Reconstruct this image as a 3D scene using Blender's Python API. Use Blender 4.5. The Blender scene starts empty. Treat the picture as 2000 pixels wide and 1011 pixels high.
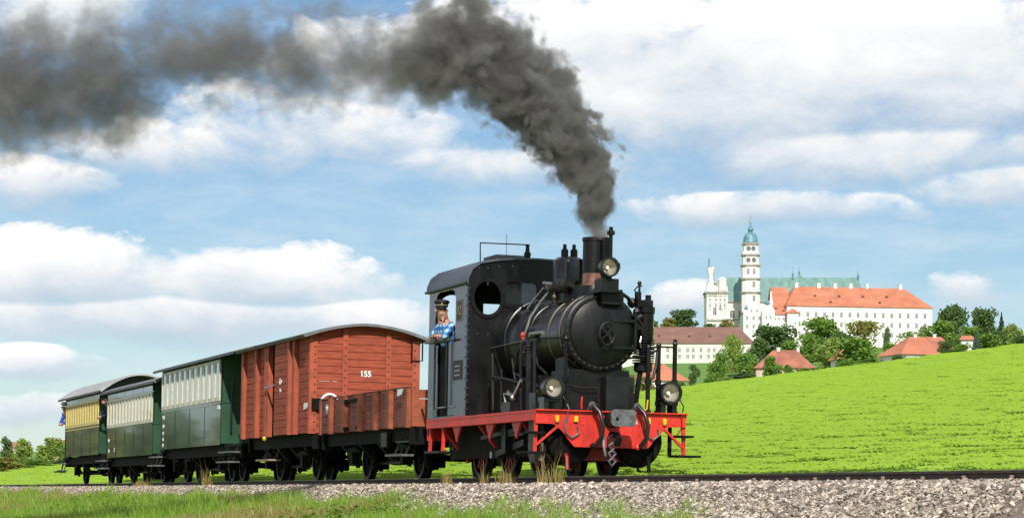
import bpy, math, random
import numpy as np
from mathutils import Vector, Matrix, Euler
from mathutils.geometry import tessellate_polygon
random.seed(7); RNG = np.random.default_rng(7)
SC = bpy.context.scene
COL = SC.collection
PI = math.pi
# ------------------------------------------------------------------ camera
F, CX, HY = 5000.0, 1000.0, 955.0          # focal length and horizon in photograph pixels
cd = bpy.data.cameras.new('camera'); cam = bpy.data.objects.new('camera', cd); COL.objects.link(cam)
cd.sensor_width = 36; cd.lens = 90.0; cd.shift_y = (HY - 505.5) / 2000.0
cd.clip_start = 0.5; cd.clip_end = 60000
cam.location = (0, 0, 0); cam.rotation_euler = (PI / 2, 0, 0)
SC.camera = cam
# ------------------------------------------------------------------ sun
SUN_TRAVEL = Vector((-0.075, 1.0, -0.74)).normalized()
sd = bpy.data.lights.new('sun', 'SUN'); sun = bpy.data.objects.new('sun', sd); COL.objects.link(sun)
sd.energy = 4.2; sd.angle = math.radians(0.55); sd.color = (1.0, 0.95, 0.87)
sun.rotation_euler = SUN_TRAVEL.to_track_quat('-Z', 'Y').to_euler(); sun.location = (0, -30, 60)
SUN_EL = math.asin(-SUN_TRAVEL.z); SUN_ROT = math.atan2(-SUN_TRAVEL.x, -SUN_TRAVEL.y)
# ------------------------------------------------------------------ exposure, render settings
vs = SC.view_settings
vs.view_transform = 'Standard'; vs.look = 'None'; vs.exposure = 0.15; vs.gamma = 1.0; vs.use_curve_mapping = False
SC.render.engine = 'CYCLES'
cy = SC.cycles
cy.max_bounces = 8; cy.diffuse_bounces = 3; cy.glossy_bounces = 3; cy.transmission_bounces = 6; cy.transparent_max_bounces = 12
cy.volume_bounces = 1; cy.volume_step_rate = 0.27; cy.volume_max_steps = 256
cy.use_denoising = True
try: cy.denoiser = 'OPENIMAGEDENOISE'
except Exception: pass
# ------------------------------------------------------------------ node helpers
class NT:
    def __init__(s, tree): s.t = tree; s.n = tree.nodes; s.l = tree.links
    def new(s, typ, **kw):
        n = s.n.new(typ)
        for k, v in kw.items(): setattr(n, k, v)
        return n
    def put(s, sock, v):
        if v is None: return
        if isinstance(v, bpy.types.NodeSocket): s.l.new(v, sock)
        else: sock.default_value = v
    def m(s, op, a, b=None, c=None, clamp=False):
        n = s.new('ShaderNodeMath', operation=op, use_clamp=clamp)
        s.put(n.inputs[0], a); s.put(n.inputs[1], b)
        if c is not None: s.put(n.inputs[2], c)
        return n.outputs[0]
    def vm(s, op, a, b=None):
        n = s.new('ShaderNodeVectorMath', operation=op)
        s.put(n.inputs[0], a); s.put(n.inputs[1], b)
        return n.outputs['Value'] if op in ('LENGTH', 'DOT_PRODUCT', 'DISTANCE') else n.outputs[0]
    def mix(s, f, a, b, mode='MIX'):
        n = s.new('ShaderNodeMix', data_type='RGBA', blend_type=mode)
        s.put(n.inputs[0], f); s.put(n.inputs[6], a); s.put(n.inputs[7], b)
        return n.outputs[2]
    def step(s, v, a, b, smooth=True):
        n = s.new('ShaderNodeMapRange', interpolation_type='SMOOTHSTEP' if smooth else 'LINEAR')
        s.put(n.inputs[0], v); s.put(n.inputs[1], a); s.put(n.inputs[2], b)
        return n.outputs[0]
    def noise(s, vec, scale, detail=4, rough=0.55, dist=0.0):
        n = s.new('ShaderNodeTexNoise'); s.put(n.inputs['Vector'], vec)
        n.inputs['Scale'].default_value = scale; n.inputs['Detail'].default_value = detail
        n.inputs['Roughness'].default_value = rough; n.inputs['Distortion'].default_value = dist
        return n.outputs[0]
    def ramp(s, f, stops):
        n = s.new('ShaderNodeValToRGB'); s.put(n.inputs[0], f)
        e = n.color_ramp.elements
        while len(e) > 1: e.remove(e[-1])
        e[0].position = stops[0][0]; e[0].color = tuple(stops[0][1]) + (1,)
        for p, c in stops[1:]:
            k = e.new(p); k.color = tuple(c) + (1,)
        return n.outputs[0]
    def curve(s, f, pts):
        n = s.new('ShaderNodeFloatCurve'); s.put(n.inputs['Value'], f)
        c = n.mapping.curves[0]
        c.points[0].location = pts[0]; c.points[1].location = pts[-1]
        for p in pts[1:-1]: c.points.new(*p)
        n.mapping.update()
        return n.outputs[0]

def srgb(r, g, b):
    f = lambda c: (c / 255 / 12.92) if c / 255 <= 0.04045 else ((c / 255 + 0.055) / 1.055) ** 2.4
    return (f(r), f(g), f(b))

# ------------------------------------------------------------------ sky
def build_world():
    w = bpy.data.worlds.new('World'); SC.world = w; w.use_nodes = True
    n = NT(w.node_tree); n.n.clear()
    out = n.new('ShaderNodeOutputWorld'); bg = n.new('ShaderNodeBackground'); n.l.new(bg.outputs[0], out.inputs[0])
    bg.inputs[1].default_value = 0.1
    sky = n.new('ShaderNodeTexSky', sky_type='NISHITA'); sky.sun_disc = False
    sky.sun_elevation = SUN_EL; sky.sun_rotation = SUN_ROT
    sky.altitude = 500; sky.air_density = 1.0; sky.dust_density = 0.3; sky.ozone_density = 2.5
    tc = n.new('ShaderNodeTexCoord')
    sp = n.new('ShaderNodeSeparateXYZ'); n.l.new(tc.outputs['Generated'], sp.inputs[0])
    x, y, z = sp.outputs
    u = n.m('ARCTAN2', x, y); v = n.m('ARCSINE', z)
    cb = n.new('ShaderNodeCombineXYZ'); n.put(cb.inputs[0], u); n.put(cb.inputs[1], v)
    P = cb.outputs[0]
    st = n.vm('MULTIPLY', P, (1.0, 1.7, 1.0))
    n1 = n.noise(st, 22, 10, 0.60, 0.25)
    n2 = n.noise(n.vm('ADD', st, (3.1, 1.7, 0)), 7, 5, 0.5)
    n3 = n.noise(n.vm('ADD', n.vm('MULTIPLY', P, (0.55, 1.9, 1.0)), (0.3, 0.2, 0)), 40, 7, 0.6)   # streaky
    # cloud banks: centre x, y, radius x, y (photograph pixels -> angles), sharpness, greyness of foot
    blobs = [
        (1500, 150, 700, 175, 1.25), (1860, 140, 380, 160, 1.2), (1200, 110, 260, 120, 1.0), (1020, 120, 170, 110, 0.9),
        (1270, 210, 330, 130, 0.85), (1700, 300, 600, 85, 0.55), (1500, 415, 330, 45, 0.55), (1950, 375, 200, 60, 0.5), (1130, 320, 260, 80, 0.35),
        (760, 140, 230, 120, 0.9), (640, 270, 430, 120, 0.7), (860, 330, 330, 80, 0.45), (150, 40, 130, 90, 1.0), (90, 370, 190, 60, 0.8), (330, 300, 260, 70, 0.75),
        (130, 545, 270, 80, 1.0), (520, 555, 270, 70, 0.95), (330, 620, 700, 60, 0.6), (60, 715, 160, 40, 0.8), (700, 630, 190, 60, 0.7),
        (1330, 590, 120, 45, 0.45), (1880, 580, 120, 60, 0.35), (60, 800, 200, 40, 0.6),
    ]
    B = None; S = None
    for cx_, cy_, rx, ry, w8 in blobs:
        c = ((cx_ - CX) / F, (HY - cy_) / F, 0)
        q = n.vm('MULTIPLY', n.vm('SUBTRACT', P, c), (F / rx, F / ry, 0))
        b = n.m('MULTIPLY', n.m('SUBTRACT', 1.0, n.vm('LENGTH', q)), 1.0)
        b = n.m('ADD', n.m('MULTIPLY', b, 1.0), (w8 - 1.0) * 0.55)
        qs = n.new('ShaderNodeSeparateXYZ'); n.l.new(q, qs.inputs[0])
        sh = n.m('MULTIPLY_ADD', qs.outputs[1], 0.55, 0.55 + (w8 - 1) * 0.2)
        if B is None: B, S = b, sh
        else:
            f = n.m('MULTIPLY_ADD', n.m('SUBTRACT', b, B), 4.0, 0.5, clamp=True)
            S = n.m('ADD', n.m('MULTIPLY', S, n.m('SUBTRACT', 1.0, f)), n.m('MULTIPLY', sh, f))
            B = n.m('MAXIMUM', B, b)
    # the rest of the sky carries the same broken cumulus
    wide = n.m('MAXIMUM', n.m('ABSOLUTE', u), n.m('MULTIPLY', v, 1.1))
    outer = n.step(wide, 0.205, 0.32)
    big = n.m('MULTIPLY_ADD', n.noise(n.vm('MULTIPLY', P, (1, 1.6, 1)), 3.2, 3, 0.5), 4.0, -2.05)
    B = n.m('MAXIMUM', B, n.m('MULTIPLY_ADD', outer, 3.0, n.m('ADD', big, -3.0)))
    d = n.m('ADD', B, n.m('ADD', n.m('MULTIPLY_ADD', n1, 2.1, -1.05), n.m('MULTIPLY_ADD', n2, 1.3, -0.62)))
    Sn = n.m('ADD', S, n.m('MULTIPLY_ADD', n1, 1.3, -0.65), clamp=True)
    wd = n.m('MULTIPLY_ADD', n.m('SUBTRACT', 1.0, Sn), 1.0, 0.27)
    al = n.m('DIVIDE', n.m('ADD', d, 0.05), wd, clamp=True)
    al = n.m('MULTIPLY', al, n.m('SUBTRACT', 2.0, al))
    cc = n.ramp(Sn, [(0.0, (0.50, 0.59, 0.71)), (0.32, (0.66, 0.73, 0.81)), (0.6, (0.86, 0.89, 0.92)), (0.85, (1.0, 1.0, 1.0))])
    veil = n.m('MULTIPLY', n.step(n.m('ADD', n3, n.m('MULTIPLY', n.step(v, 0.16, 0.02), 0.14)), 0.34, 0.95), 0.50)
    K = n.new('ShaderNodeVectorMath', operation='SCALE'); n.put(K.inputs[0], cc); K.inputs[3].default_value = CLOUD_K
    skyc = n.mix(1.0, sky.outputs[0], SKY_TINT + (1,), 'MULTIPLY')
    vc = n.mix(veil, skyc, (CLOUD_K * 0.80, CLOUD_K * 0.86, CLOUD_K * 0.93, 1))
    fin = n.mix(al, vc, K.outputs[0])
    n.l.new(fin, bg.inputs[0])
CLOUD_K = 9.2
SKY_TINT = (0.66, 0.755, 0.82)
build_world()

# ------------------------------------------------------------------ frames: the track and the train
TH = math.atan(0.32); c_, s_ = math.cos(TH), math.sin(TH)
CANT = math.radians(1.2)                                    # the track is canted towards the far side
Rz = Matrix(((s_, c_, 0), (-c_, s_, 0), (0, 0, 1)))         # local x = forward, y = far side, z = up
R3 = Rz @ Matrix.Rotation(-CANT, 3, 'X')
TRAIN_ROT = R3.to_euler()
OV = Vector((1.40209825, 36.54441544, 0.16918237))
FW, SD = Rz.col[0].copy(), Rz.col[1].copy()
def L(px, py, x=None, y=None):
    """point of the train frame seen at a photograph pixel, on the plane x=... or y=..."""
    r = R3.transposed() @ Vector(((px - CX) / F, 1.0, (HY - py) / F)); o = R3.transposed() @ OV
    t = (x + o.x) / r.x if x is not None else (y + o.y) / r.y
    return r * t - o
def W(px, py, Y): return Vector(((px - CX) / F * Y, Y, (HY - py) / F * Y))
def plane_z(X, Y): return -1.51 + 0.125 * X + 0.0403 * Y

# ------------------------------------------------------------------ objects
def tag(o, label=None, cat=None, group=None, kind=None):
    if label: o['label'] = label
    if cat: o['category'] = cat
    if group: o['group'] = group
    if kind: o['kind'] = kind
    return o
def empty(name, label, cat, loc=(0, 0, 0), rot=(0, 0, 0), group=None):
    o = bpy.data.objects.new(name, None); COL.objects.link(o)
    o.empty_display_size = 0.2; o.location = loc; o.rotation_euler = rot
    return tag(o, label, cat, group)
def frame_axes(d):
    d = Vector(d).normalized(); a = Vector((0, 0, 1)) if abs(d.z) < 0.9 else Vector((1, 0, 0))
    e = d.cross(a).normalized(); return d, e, d.cross(e)
class MB:
    def __init__(s): s.v = []; s.f = []
    def add(s, vs_, fs):
        k = len(s.v); s.v += [tuple(p) for p in vs_]; s.f += [tuple(i + k for i in f) for f in fs]; return s
    def box(s, x0, x1, y0, y1, z0, z1):
        x0, x1 = min(x0, x1), max(x0, x1); y0, y1 = min(y0, y1), max(y0, y1); z0, z1 = min(z0, z1), max(z0, z1)
        return s.add([(x0, y0, z0), (x1, y0, z0), (x1, y1, z0), (x0, y1, z0), (x0, y0, z1), (x1, y0, z1), (x1, y1, z1), (x0, y1, z1)],
                     [(0, 3, 2, 1), (4, 5, 6, 7), (0, 1, 5, 4), (1, 2, 6, 5), (2, 3, 7, 6), (3, 0, 4, 7)])
    def beam(s, p, q, w, h):
        p, q = Vector(p), Vector(q); d, e, g = frame_axes(q - p); e = e * (w / 2); g = g * (h / 2)
        vv = [p - e - g, p + e - g, p + e + g, p - e + g, q - e - g, q + e - g, q + e + g, q - e + g]
        return s.add(vv, [(0, 1, 2, 3), (4, 7, 6, 5), (0, 4, 5, 1), (1, 5, 6, 2), (2, 6, 7, 3), (3, 7, 4, 0)])
    def tube(s, pts, r, n=8, closed=False):
        pts = [Vector(p) for p in pts]; N = len(pts)
        rr = r if isinstance(r, (list, tuple)) else [r] * N
        vv = []; prev = None
        for i, p in enumerate(pts):
            if closed: d = pts[(i + 1) % N] - pts[i - 1]
            else: d = pts[min(i + 1, N - 1)] - pts[max(i - 1, 0)]
            d, e, g = frame_axes(d)
            if prev is not None:
                e = (prev - d * prev.dot(d)).normalized(); g = d.cross(e)
            prev = e
            vv += [p + e * (rr[i] * math.cos(2 * PI * k / n)) + g * (rr[i] * math.sin(2 * PI * k / n)) for k in range(n)]
        ff = []
        for i in range(N if closed else N - 1):
            j = (i + 1) % N
            ff += [(i * n + k, i * n + (k + 1) % n, j * n + (k + 1) % n, j * n + k) for k in range(n)]
        if not closed: ff += [tuple(range(n))[::-1], tuple(range((N - 1) * n, N * n))]
        return s.add(vv, ff)
    def lathe(s, prof, o, axis, n=24, caps=True):
        """prof: (radius, distance along axis)"""
        o = Vector(o); d, e, g = frame_axes(axis); vv = []
        for r, t in prof:
            vv += [o + d * t + e * (r * math.cos(2 * PI * k / n)) + g * (r * math.sin(2 * PI * k / n)) for k in range(n)]
        ff = []
        for i in range(len(prof) - 1):
            ff += [(i * n + k, i * n + (k + 1) % n, (i + 1) * n + (k + 1) % n, (i + 1) * n + k) for k in range(n)]
        if caps: ff += [tuple(range(n))[::-1], tuple(range((len(prof) - 1) * n, len(prof) * n))]
        return s.add(vv, ff)
    def cyl(s, p, q, r, n=16):
        p, q = Vector(p), Vector(q); return s.lathe([(r, 0), (r, (q - p).length)], p, q - p, n)
    def ball(s, o, r, n=12, sq=(1, 1, 1)):
        o = Vector(o); m = n // 2; vv = [o + Vector((0, 0, r * sq[2]))]; ff = []
        for i in range(1, m):
            a = PI * i / m
            vv += [o + Vector((r * sq[0] * math.sin(a) * math.cos(2 * PI * k / n), r * sq[1] * math.sin(a) * math.sin(2 * PI * k / n), r * sq[2] * math.cos(a))) for k in range(n)]
        vv.append(o - Vector((0, 0, r * sq[2]))); e = len(vv) - 1
        for k in range(n):
            ff.append((0, 1 + k, 1 + (k + 1) % n)); ff.append((e, 1 + (m - 2) * n + (k + 1) % n, 1 + (m - 2) * n + k))
        for i in range(m - 2):
            ff += [(1 + i * n + k, 1 + (i + 1) * n + k, 1 + (i + 1) * n + (k + 1) % n, 1 + i * n + (k + 1) % n) for k in range(n)]
        return s.add(vv, ff)
    def plate(s, outer, holes, plane, a0, a1):
        """flat plate of thickness a0..a1 with holes; outer and holes are 2-d rings in the plane 'yz', 'xz' or 'xy'"""
        def P3(p, a):
            return {'yz': (a, p[0], p[1]), 'xz': (p[0], a, p[1]), 'xy': (p[0], p[1], a)}[plane]
        rings = [list(outer)] + [list(h) for h in holes]
        flat = [p for r in rings for p in r]; N = len(flat)
        tris = tessellate_polygon([[Vector((p[0], p[1], 0)) for p in r] for r in rings])
        vv = [P3(p, a0) for p in flat] + [P3(p, a1) for p in flat]
        ff = [tuple(t) for t in tris] + [tuple(i + N for i in reversed(t)) for t in tris]
        k = 0
        for r in rings:
            M = len(r)
            ff += [(k + i, k + (i + 1) % M, k + (i + 1) % M + N, k + i + N) for i in range(M)]; k += M
        return s.add(vv, ff)
    def prism(s, poly, plane, a0, a1): return s.plate(poly, [], plane, a0, a1)
    def mesh(s, name, smooth=True, ang=35):
        import bmesh
        me = bpy.data.meshes.new(name); me.from_pydata(s.v, [], s.f)
        bm = bmesh.new(); bm.from_mesh(me); bmesh.ops.recalc_face_normals(bm, faces=bm.faces); bm.to_mesh(me); bm.free()
        if smooth:
            me.shade_smooth(); me.set_sharp_from_angle(angle=math.radians(ang))
        return me
XO = Vector((0, 0, 0))          # origin (train frame) of the vehicle being built
def part(name, mb, mat, parent=None, label=None, smooth=True, off=None):
    o_ = XO if off is None else Vector(off)
    if o_.length > 0: mb.v = [(p[0] - o_.x, p[1] - o_.y, p[2] - o_.z) for p in mb.v]
    me = mb.mesh(name, smooth); me.materials.append(mat)
    return inst(name, me, parent, label)
def inst(name, me, parent=None, label=None, loc=None, rot=None):
    o = bpy.data.objects.new(name, me); COL.objects.link(o)
    if parent is not None: o.parent = parent
    if label: o['label'] = label
    if loc is not None: o.location = loc
    if rot is not None: o.rotation_euler = rot
    return o
def circle(cx, cz, rx, rz, n=28): return [(cx + rx * math.cos(2 * PI * k / n), cz + rz * math.sin(2 * PI * k / n)) for k in range(n)]
def rect(x0, x1, z0, z1): return [(x0, z0), (x1, z0), (x1, z1), (x0, z1)]
def rrect(x0, x1, z0, z1, r, n=4):
    out = []
    for cx, cz, a in ((x1 - r, z1 - r, 0), (x0 + r, z1 - r, 90), (x0 + r, z0 + r, 180), (x1 - r, z0 + r, 270)):
        out += [(cx + r * math.cos(math.radians(a + 90 * k / n)), cz + r * math.sin(math.radians(a + 90 * k / n))) for k in range(n + 1)]
    return out
def lettering(txt, size, mat, parent, loc, rot, name='lettering'):
    cu = bpy.data.curves.new(name, 'FONT'); cu.body = txt; cu.size = size; cu.align_x = 'CENTER'; cu.align_y = 'CENTER'; cu.extrude = 0.003; cu.offset = size * 0.03
    tmp = bpy.data.objects.new(name, cu); me = bpy.data.meshes.new_from_object(tmp); bpy.data.objects.remove(tmp)
    me.materials.clear(); me.materials.append(mat)
    o = bpy.data.objects.new(name, me); COL.objects.link(o); o.parent = parent
    o.location = Vector(loc) - XO; o.rotation_euler = rot; return o
SIDE_TEXT = (PI / 2, 0, 0); FRONT_TEXT = (PI / 2, 0, PI / 2)
def big_mesh(name, V, Fc, mat, smooth=False):
    """numpy vertices (n,3) and triangles or quads (m,k) -> one mesh object"""
    V = np.asarray(V, np.float32); Fc = np.asarray(Fc, np.int32); k = Fc.shape[1]
    me = bpy.data.meshes.new(name)
    me.vertices.add(len(V)); me.vertices.foreach_set('co', V.ravel())
    me.loops.add(Fc.size); me.loops.foreach_set('vertex_index', Fc.ravel())
    me.polygons.add(len(Fc)); me.polygons.foreach_set('loop_start', np.arange(0, Fc.size, k, dtype=np.int32))
    me.polygons.foreach_set('use_smooth', np.full(len(Fc), smooth))
    me.update(calc_edges=True); me.validate(); me.materials.append(mat)
    o = bpy.data.objects.new(name, me); COL.objects.link(o); return o
def scatter(tv, tf, pos, yaw, scl, tilt=None):
    """copies of a template (n,3),(m,k) at pos (N,3) with yaw, scale (N,3) -> arrays"""
    N = len(pos); n = len(tv); c, s = np.cos(yaw), np.sin(yaw)
    q = tv[None] * scl[:, None, :]
    if tilt is not None:
        ct, s2 = np.cos(tilt), np.sin(tilt)
        y = q[:, :, 1] * ct[:, None] - q[:, :, 2] * s2[:, None]; z = q[:, :, 1] * s2[:, None] + q[:, :, 2] * ct[:, None]
        q = np.stack([q[:, :, 0], y, z], 2)
    out = np.empty_like(q)
    out[:, :, 0] = q[:, :, 0] * c[:, None] - q[:, :, 1] * s[:, None] + pos[:, None, 0]
    out[:, :, 1] = q[:, :, 0] * s[:, None] + q[:, :, 1] * c[:, None] + pos[:, None, 1]
    out[:, :, 2] = q[:, :, 2] + pos[:, None, 2]
    ff = tf[None] + (np.arange(N) * n)[:, None, None]
    return out.reshape(-1, 3), ff.reshape(-1, tf.shape[1])

# ------------------------------------------------------------------ materials
MATS = {}
def mat(name, col, rough=0.6, metal=0.0, vary=0.15, scale=6.0, bump=0.0, bscale=30.0, col2=None, stretch=(1, 1, 1), spec=0.5, coat=0.0, island=0.0, trans=0.0, detail=5):
    if name in MATS: return MATS[name]
    m = bpy.data.materials.new(name); m.use_nodes = True; MATS[name] = m
    n = NT(m.node_tree); b = n.n['Principled BSDF']
    tc = n.new('ShaderNodeTexCoord').outputs['Object']
    vec = n.vm('MULTIPLY', tc, stretch)
    nz = n.noise(vec, scale, detail, 0.6)
    c2 = col2 if col2 else tuple(c * (1 - 1.4 * vary) for c in col)
    c1 = col if col2 else tuple(c * (1 + 1.0 * vary) for c in col)
    cc = n.mix(n.step(nz, 0.3, 0.72), tuple(c2) + (1,), tuple(c1) + (1,))
    if island:
        ge = n.new('ShaderNodeNewGeometry').outputs['Random Per Island']
        hv = n.new('ShaderNodeHueSaturation'); n.put(hv.inputs['Color'], cc)
        n.put(hv.inputs['Value'], n.m('MULTIPLY_ADD', ge, 2 * island, 1 - island)); cc = hv.outputs[0]
    n.put(b.inputs['Base Color'], cc)
    n.put(b.inputs['Roughness'], n.m('MULTIPLY_ADD', nz, 0.25, rough - 0.125, clamp=True))
    b.inputs['Metallic'].default_value = metal; b.inputs['Specular IOR Level'].default_value = spec
    if coat: b.inputs['Coat Weight'].default_value = coat; b.inputs['Coat Roughness'].default_value = 0.04
    if trans: b.inputs['Transmission Weight'].default_value = trans
    if bump:
        bp = n.new('ShaderNodeBump'); bp.inputs['Strength'].default_value = bump; bp.inputs['Distance'].default_value = 0.02
        n.put(bp.inputs['Height'], n.noise(vec, bscale, 4, 0.6)); n.l.new(bp.outputs[0], b.inputs['Normal'])
    return m
def leafmat(name, col, col2, trans=0.35, vary=0.35):
    """leaves: colour per leaf, light passes through"""
    if name in MATS: return MATS[name]
    m = bpy.data.materials.new(name); m.use_nodes = True; MATS[name] = m
    n = NT(m.node_tree); n.n.clear()
    out = n.new('ShaderNodeOutputMaterial')
    isl = n.new('ShaderNodeNewGeometry').outputs['Random Per Island']
    tc = n.new('ShaderNodeTexCoord').outputs['Object']
    f = n.m('ADD', n.m('MULTIPLY', isl, 0.6), n.m('MULTIPLY', n.noise(tc, 0.35, 3), 0.6), clamp=True)
    cc = n.mix(f, tuple(col2) + (1,), tuple(col) + (1,))
    d = n.new('ShaderNodeBsdfDiffuse'); t = n.new('ShaderNodeBsdfTranslucent'); n.put(d.inputs[0], cc); n.put(t.inputs[0], cc)
    g = n.new('ShaderNodeBsdfGlossy'); g.inputs['Roughness'].default_value = 0.45; g.inputs[0].default_value = (0.6, 0.6, 0.6, 1)
    x = n.new('ShaderNodeMixShader'); x.inputs[0].default_value = trans; n.l.new(d.outputs[0], x.inputs[1]); n.l.new(t.outputs[0], x.inputs[2])
    x2 = n.new('ShaderNodeMixShader'); x2.inputs[0].default_value = 0.03; n.l.new(x.outputs[0], x2.inputs[1]); n.l.new(g.outputs[0], x2.inputs[2])
    n.l.new(x2.outputs[0], out.inputs[0]); return m

BLACK = mat('black_loco_paint', (0.0055, 0.0055, 0.0062), 0.38, vary=0.5, scale=4, stretch=(1, 1, .5), bump=0.03, spec=0.3)
BLACKG = mat('black_gloss_paint', (0.0075, 0.008, 0.0095), 0.32, vary=0.4, scale=3.5, coat=0.15, spec=0.4)
SIDESHEEN = mat('sky_sheen_cab_paint', (0.045, 0.057, 0.086), 0.32, vary=0.2, scale=2, coat=0.15)  # black cab paint with the sky's blue sheen put into the base colour
ROOFBLUE = mat('cab_roof_paint', (0.07, 0.083, 0.11), 0.5, vary=0.2, scale=3)
GRIME = mat('grimy_black_iron', (0.0055, 0.0052, 0.005), 0.8, vary=0.5, scale=9, bump=0.2, spec=0.2)
IRON = mat('dark_iron', (0.016, 0.015, 0.0145), 0.5, metal=0.3, spec=0.35, vary=0.4, scale=8)
STEEL = mat('worn_steel', (0.32, 0.32, 0.31), 0.35, metal=0.9, vary=0.2, scale=8)
GREYSTEEL = mat('grey_buffer_steel', (0.13, 0.135, 0.14), 0.5, metal=0.3, vary=0.3, scale=12, bump=0.1)
RED = mat('signal_red_paint', (0.76, 0.032, 0.016), 0.48, vary=0.25, scale=5, bump=0.06, stretch=(1, 1, 0.45), col2=(0.42, 0.022, 0.013))
REDOX = mat('red_oxide_paint', (0.30, 0.016, 0.011), 0.5, vary=0.2, scale=5)
BRASS = mat('dull_brass', (0.085, 0.072, 0.05), 0.5, metal=0.5, vary=0.2)
YELLOW = mat('yellow_tap_paint', (0.75, 0.48, 0.02), 0.45, vary=0.1)
COPPER = mat('scorched_copper', (0.20, 0.095, 0.075), 0.55, metal=0.25, vary=0.35, scale=14)
WHITE = mat('white_paint', (0.80, 0.80, 0.78), 0.5, vary=0.06)
RIVETM = mat('worn_black_rivet', (0.06, 0.058, 0.056), 0.32, metal=0.3)
RUBBER = mat('black_rubber', (0.018, 0.017, 0.018), 0.33, vary=0.3)
LENS = mat('lamp_reflector', (0.55, 0.52, 0.44), 0.22, metal=0.55, vary=0.12)
BULB = mat('lamp_bulb', (0.95, 0.90, 0.80), 0.08, vary=0.03)
SLEEPER = mat('tarred_oak', (0.075, 0.05, 0.034), 0.85, vary=0.4, scale=12, stretch=(6, 1, 6), bump=0.4)
RAIL = mat('rusty_rail', (0.055, 0.031, 0.022), 0.65, vary=0.4, scale=10)
RAILTOP = mat('polished_rail_head', (0.30, 0.26, 0.22), 0.35, metal=0.7, vary=0.2, scale=10)
BOXRED = mat('wagon_red_paint', (0.33, 0.070, 0.036), 0.75, vary=0.18, spec=0.3, scale=3, stretch=(1, 1, 6), bump=0.12, bscale=18)
BOXFRAME = mat('lit_frame_red', (0.37, 0.074, 0.032), 0.7, vary=0.16, scale=4)  # brighter wagon red for posts, light on their faces put into the colour
GONRED = mat('weathered_wagon_red', (0.185, 0.050, 0.030), 0.75, vary=0.35, scale=3.2, stretch=(2.2, 2.2, 0.6), bump=0.15)
GONFRAME = mat('weathered_lit_stake_red', (0.28, 0.068, 0.027), 0.65, vary=0.25, scale=4)  # lighter copy for stakes and ends, their sunlit tone put into the colour
ROOFGREY = mat('grey_roof_felt', (0.17, 0.175, 0.18), 0.85, vary=0.2, scale=4, bump=0.15)
GREEN = mat('coach_green_gloss', (0.010, 0.026, 0.017), 0.17, vary=0.15, scale=1.2, coat=0.6, bump=0.015, bscale=2.5)
GREENEND = mat('coach_end_green', (0.022, 0.075, 0.036), 0.4, vary=0.12, scale=2)
CREAM = mat('cream_window_frame', (0.60, 0.56, 0.43), 0.45, vary=0.06)
GOLDFRAME = mat('yellow_window_frame', (0.66, 0.52, 0.17), 0.45, vary=0.08)
GLASS = mat('pale_window_glass', (0.30, 0.325, 0.35), 0.05, vary=0.2, scale=1.5, coat=1.0)  # pale grey blue pane colour under a clear coat
GLASSG = mat('see_through_light_glass', (0.10, 0.078, 0.012), 0.08, vary=0.2, scale=2, coat=0.6)  # golden light seen through the coach painted into the pane colour
GLASSD = mat('dark_window_glass', (0.02, 0.024, 0.026), 0.04, vary=0.2, scale=1.5, coat=1.0)
# ================================================================== ground
FIELD = mat('crop_field_ground', (0.30, 0.48, 0.042), 0.9, vary=0.12, scale=0.35, col2=(0.25, 0.42, 0.036))
MEADOW = mat('meadow_ground', (0.13, 0.27, 0.035), 0.95, vary=0.15, scale=0.02, col2=(0.10, 0.22, 0.03))
BANK = mat('grass_bank_ground', (0.20, 0.23, 0.07), 0.95, vary=0.2, scale=1.3, col2=(0.25, 0.22, 0.10))
BALLAST = mat('ballast_bed', (0.25, 0.20, 0.155), 0.95, vary=0.3, scale=14, bump=0.8, bscale=26, col2=(0.13, 0.105, 0.085))
SN = Vector((SD.x, SD.y, 0)); FN = Vector((FW.x, FW.y, 0))
def TK(x, q): return Vector((OV.x + FN.x * x + SN.x * q, OV.y + FN.y * x + SN.y * q, 0))
def q_of(X, Y): return (X - OV.x) * SN.x + (Y - OV.y) * SN.y
def x_of(X, Y): return (X - OV.x) * FN.x + (Y - OV.y) * FN.y
_wv = [(RNG.uniform(0.05, 0.6), RNG.uniform(0.05, 0.6), RNG.uniform(0, 6.28)) for _ in range(9)]
def waves(X, Y, amp):
    return amp * sum(np.sin(a * X + b * Y + c) for a, b, c in _wv) / 9.0
def sstep(t): t = np.clip(t, 0, 1); return t * t * (3 - 2 * t)
CREST = 172.0
def field_z(X, Y):
    q = q_of(X, Y)
    return plane_z(X, Y) - 0.16 * (1 - sstep((q - 1.0) / 6)) + waves(X * 0.5, Y * 0.5, 0.10) * sstep((q - 3) / 10)
def bank_z(X, Y):
    q = -q_of(X, Y); x = x_of(X, Y)
    low = 0.27 + 0.26 * sstep((x - 7.5) / 8.0)
    return plane_z(X, Y) - low * sstep((q - 1.0) / 1.6) + waves(X * 2.2, Y * 2.2, 0.06)
def grid_sheet(name, P, mt, kind='structure'):
    """P (rows, cols, 3)"""
    r, c = P.shape[:2]; i = np.arange(r * c).reshape(r, c)
    fc = np.stack([i[:-1, :-1], i[:-1, 1:], i[1:, 1:], i[1:, :-1]], -1).reshape(-1, 4)
    o = big_mesh(name, P.reshape(-1, 3), fc, mt, True); o['kind'] = kind; return o
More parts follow.
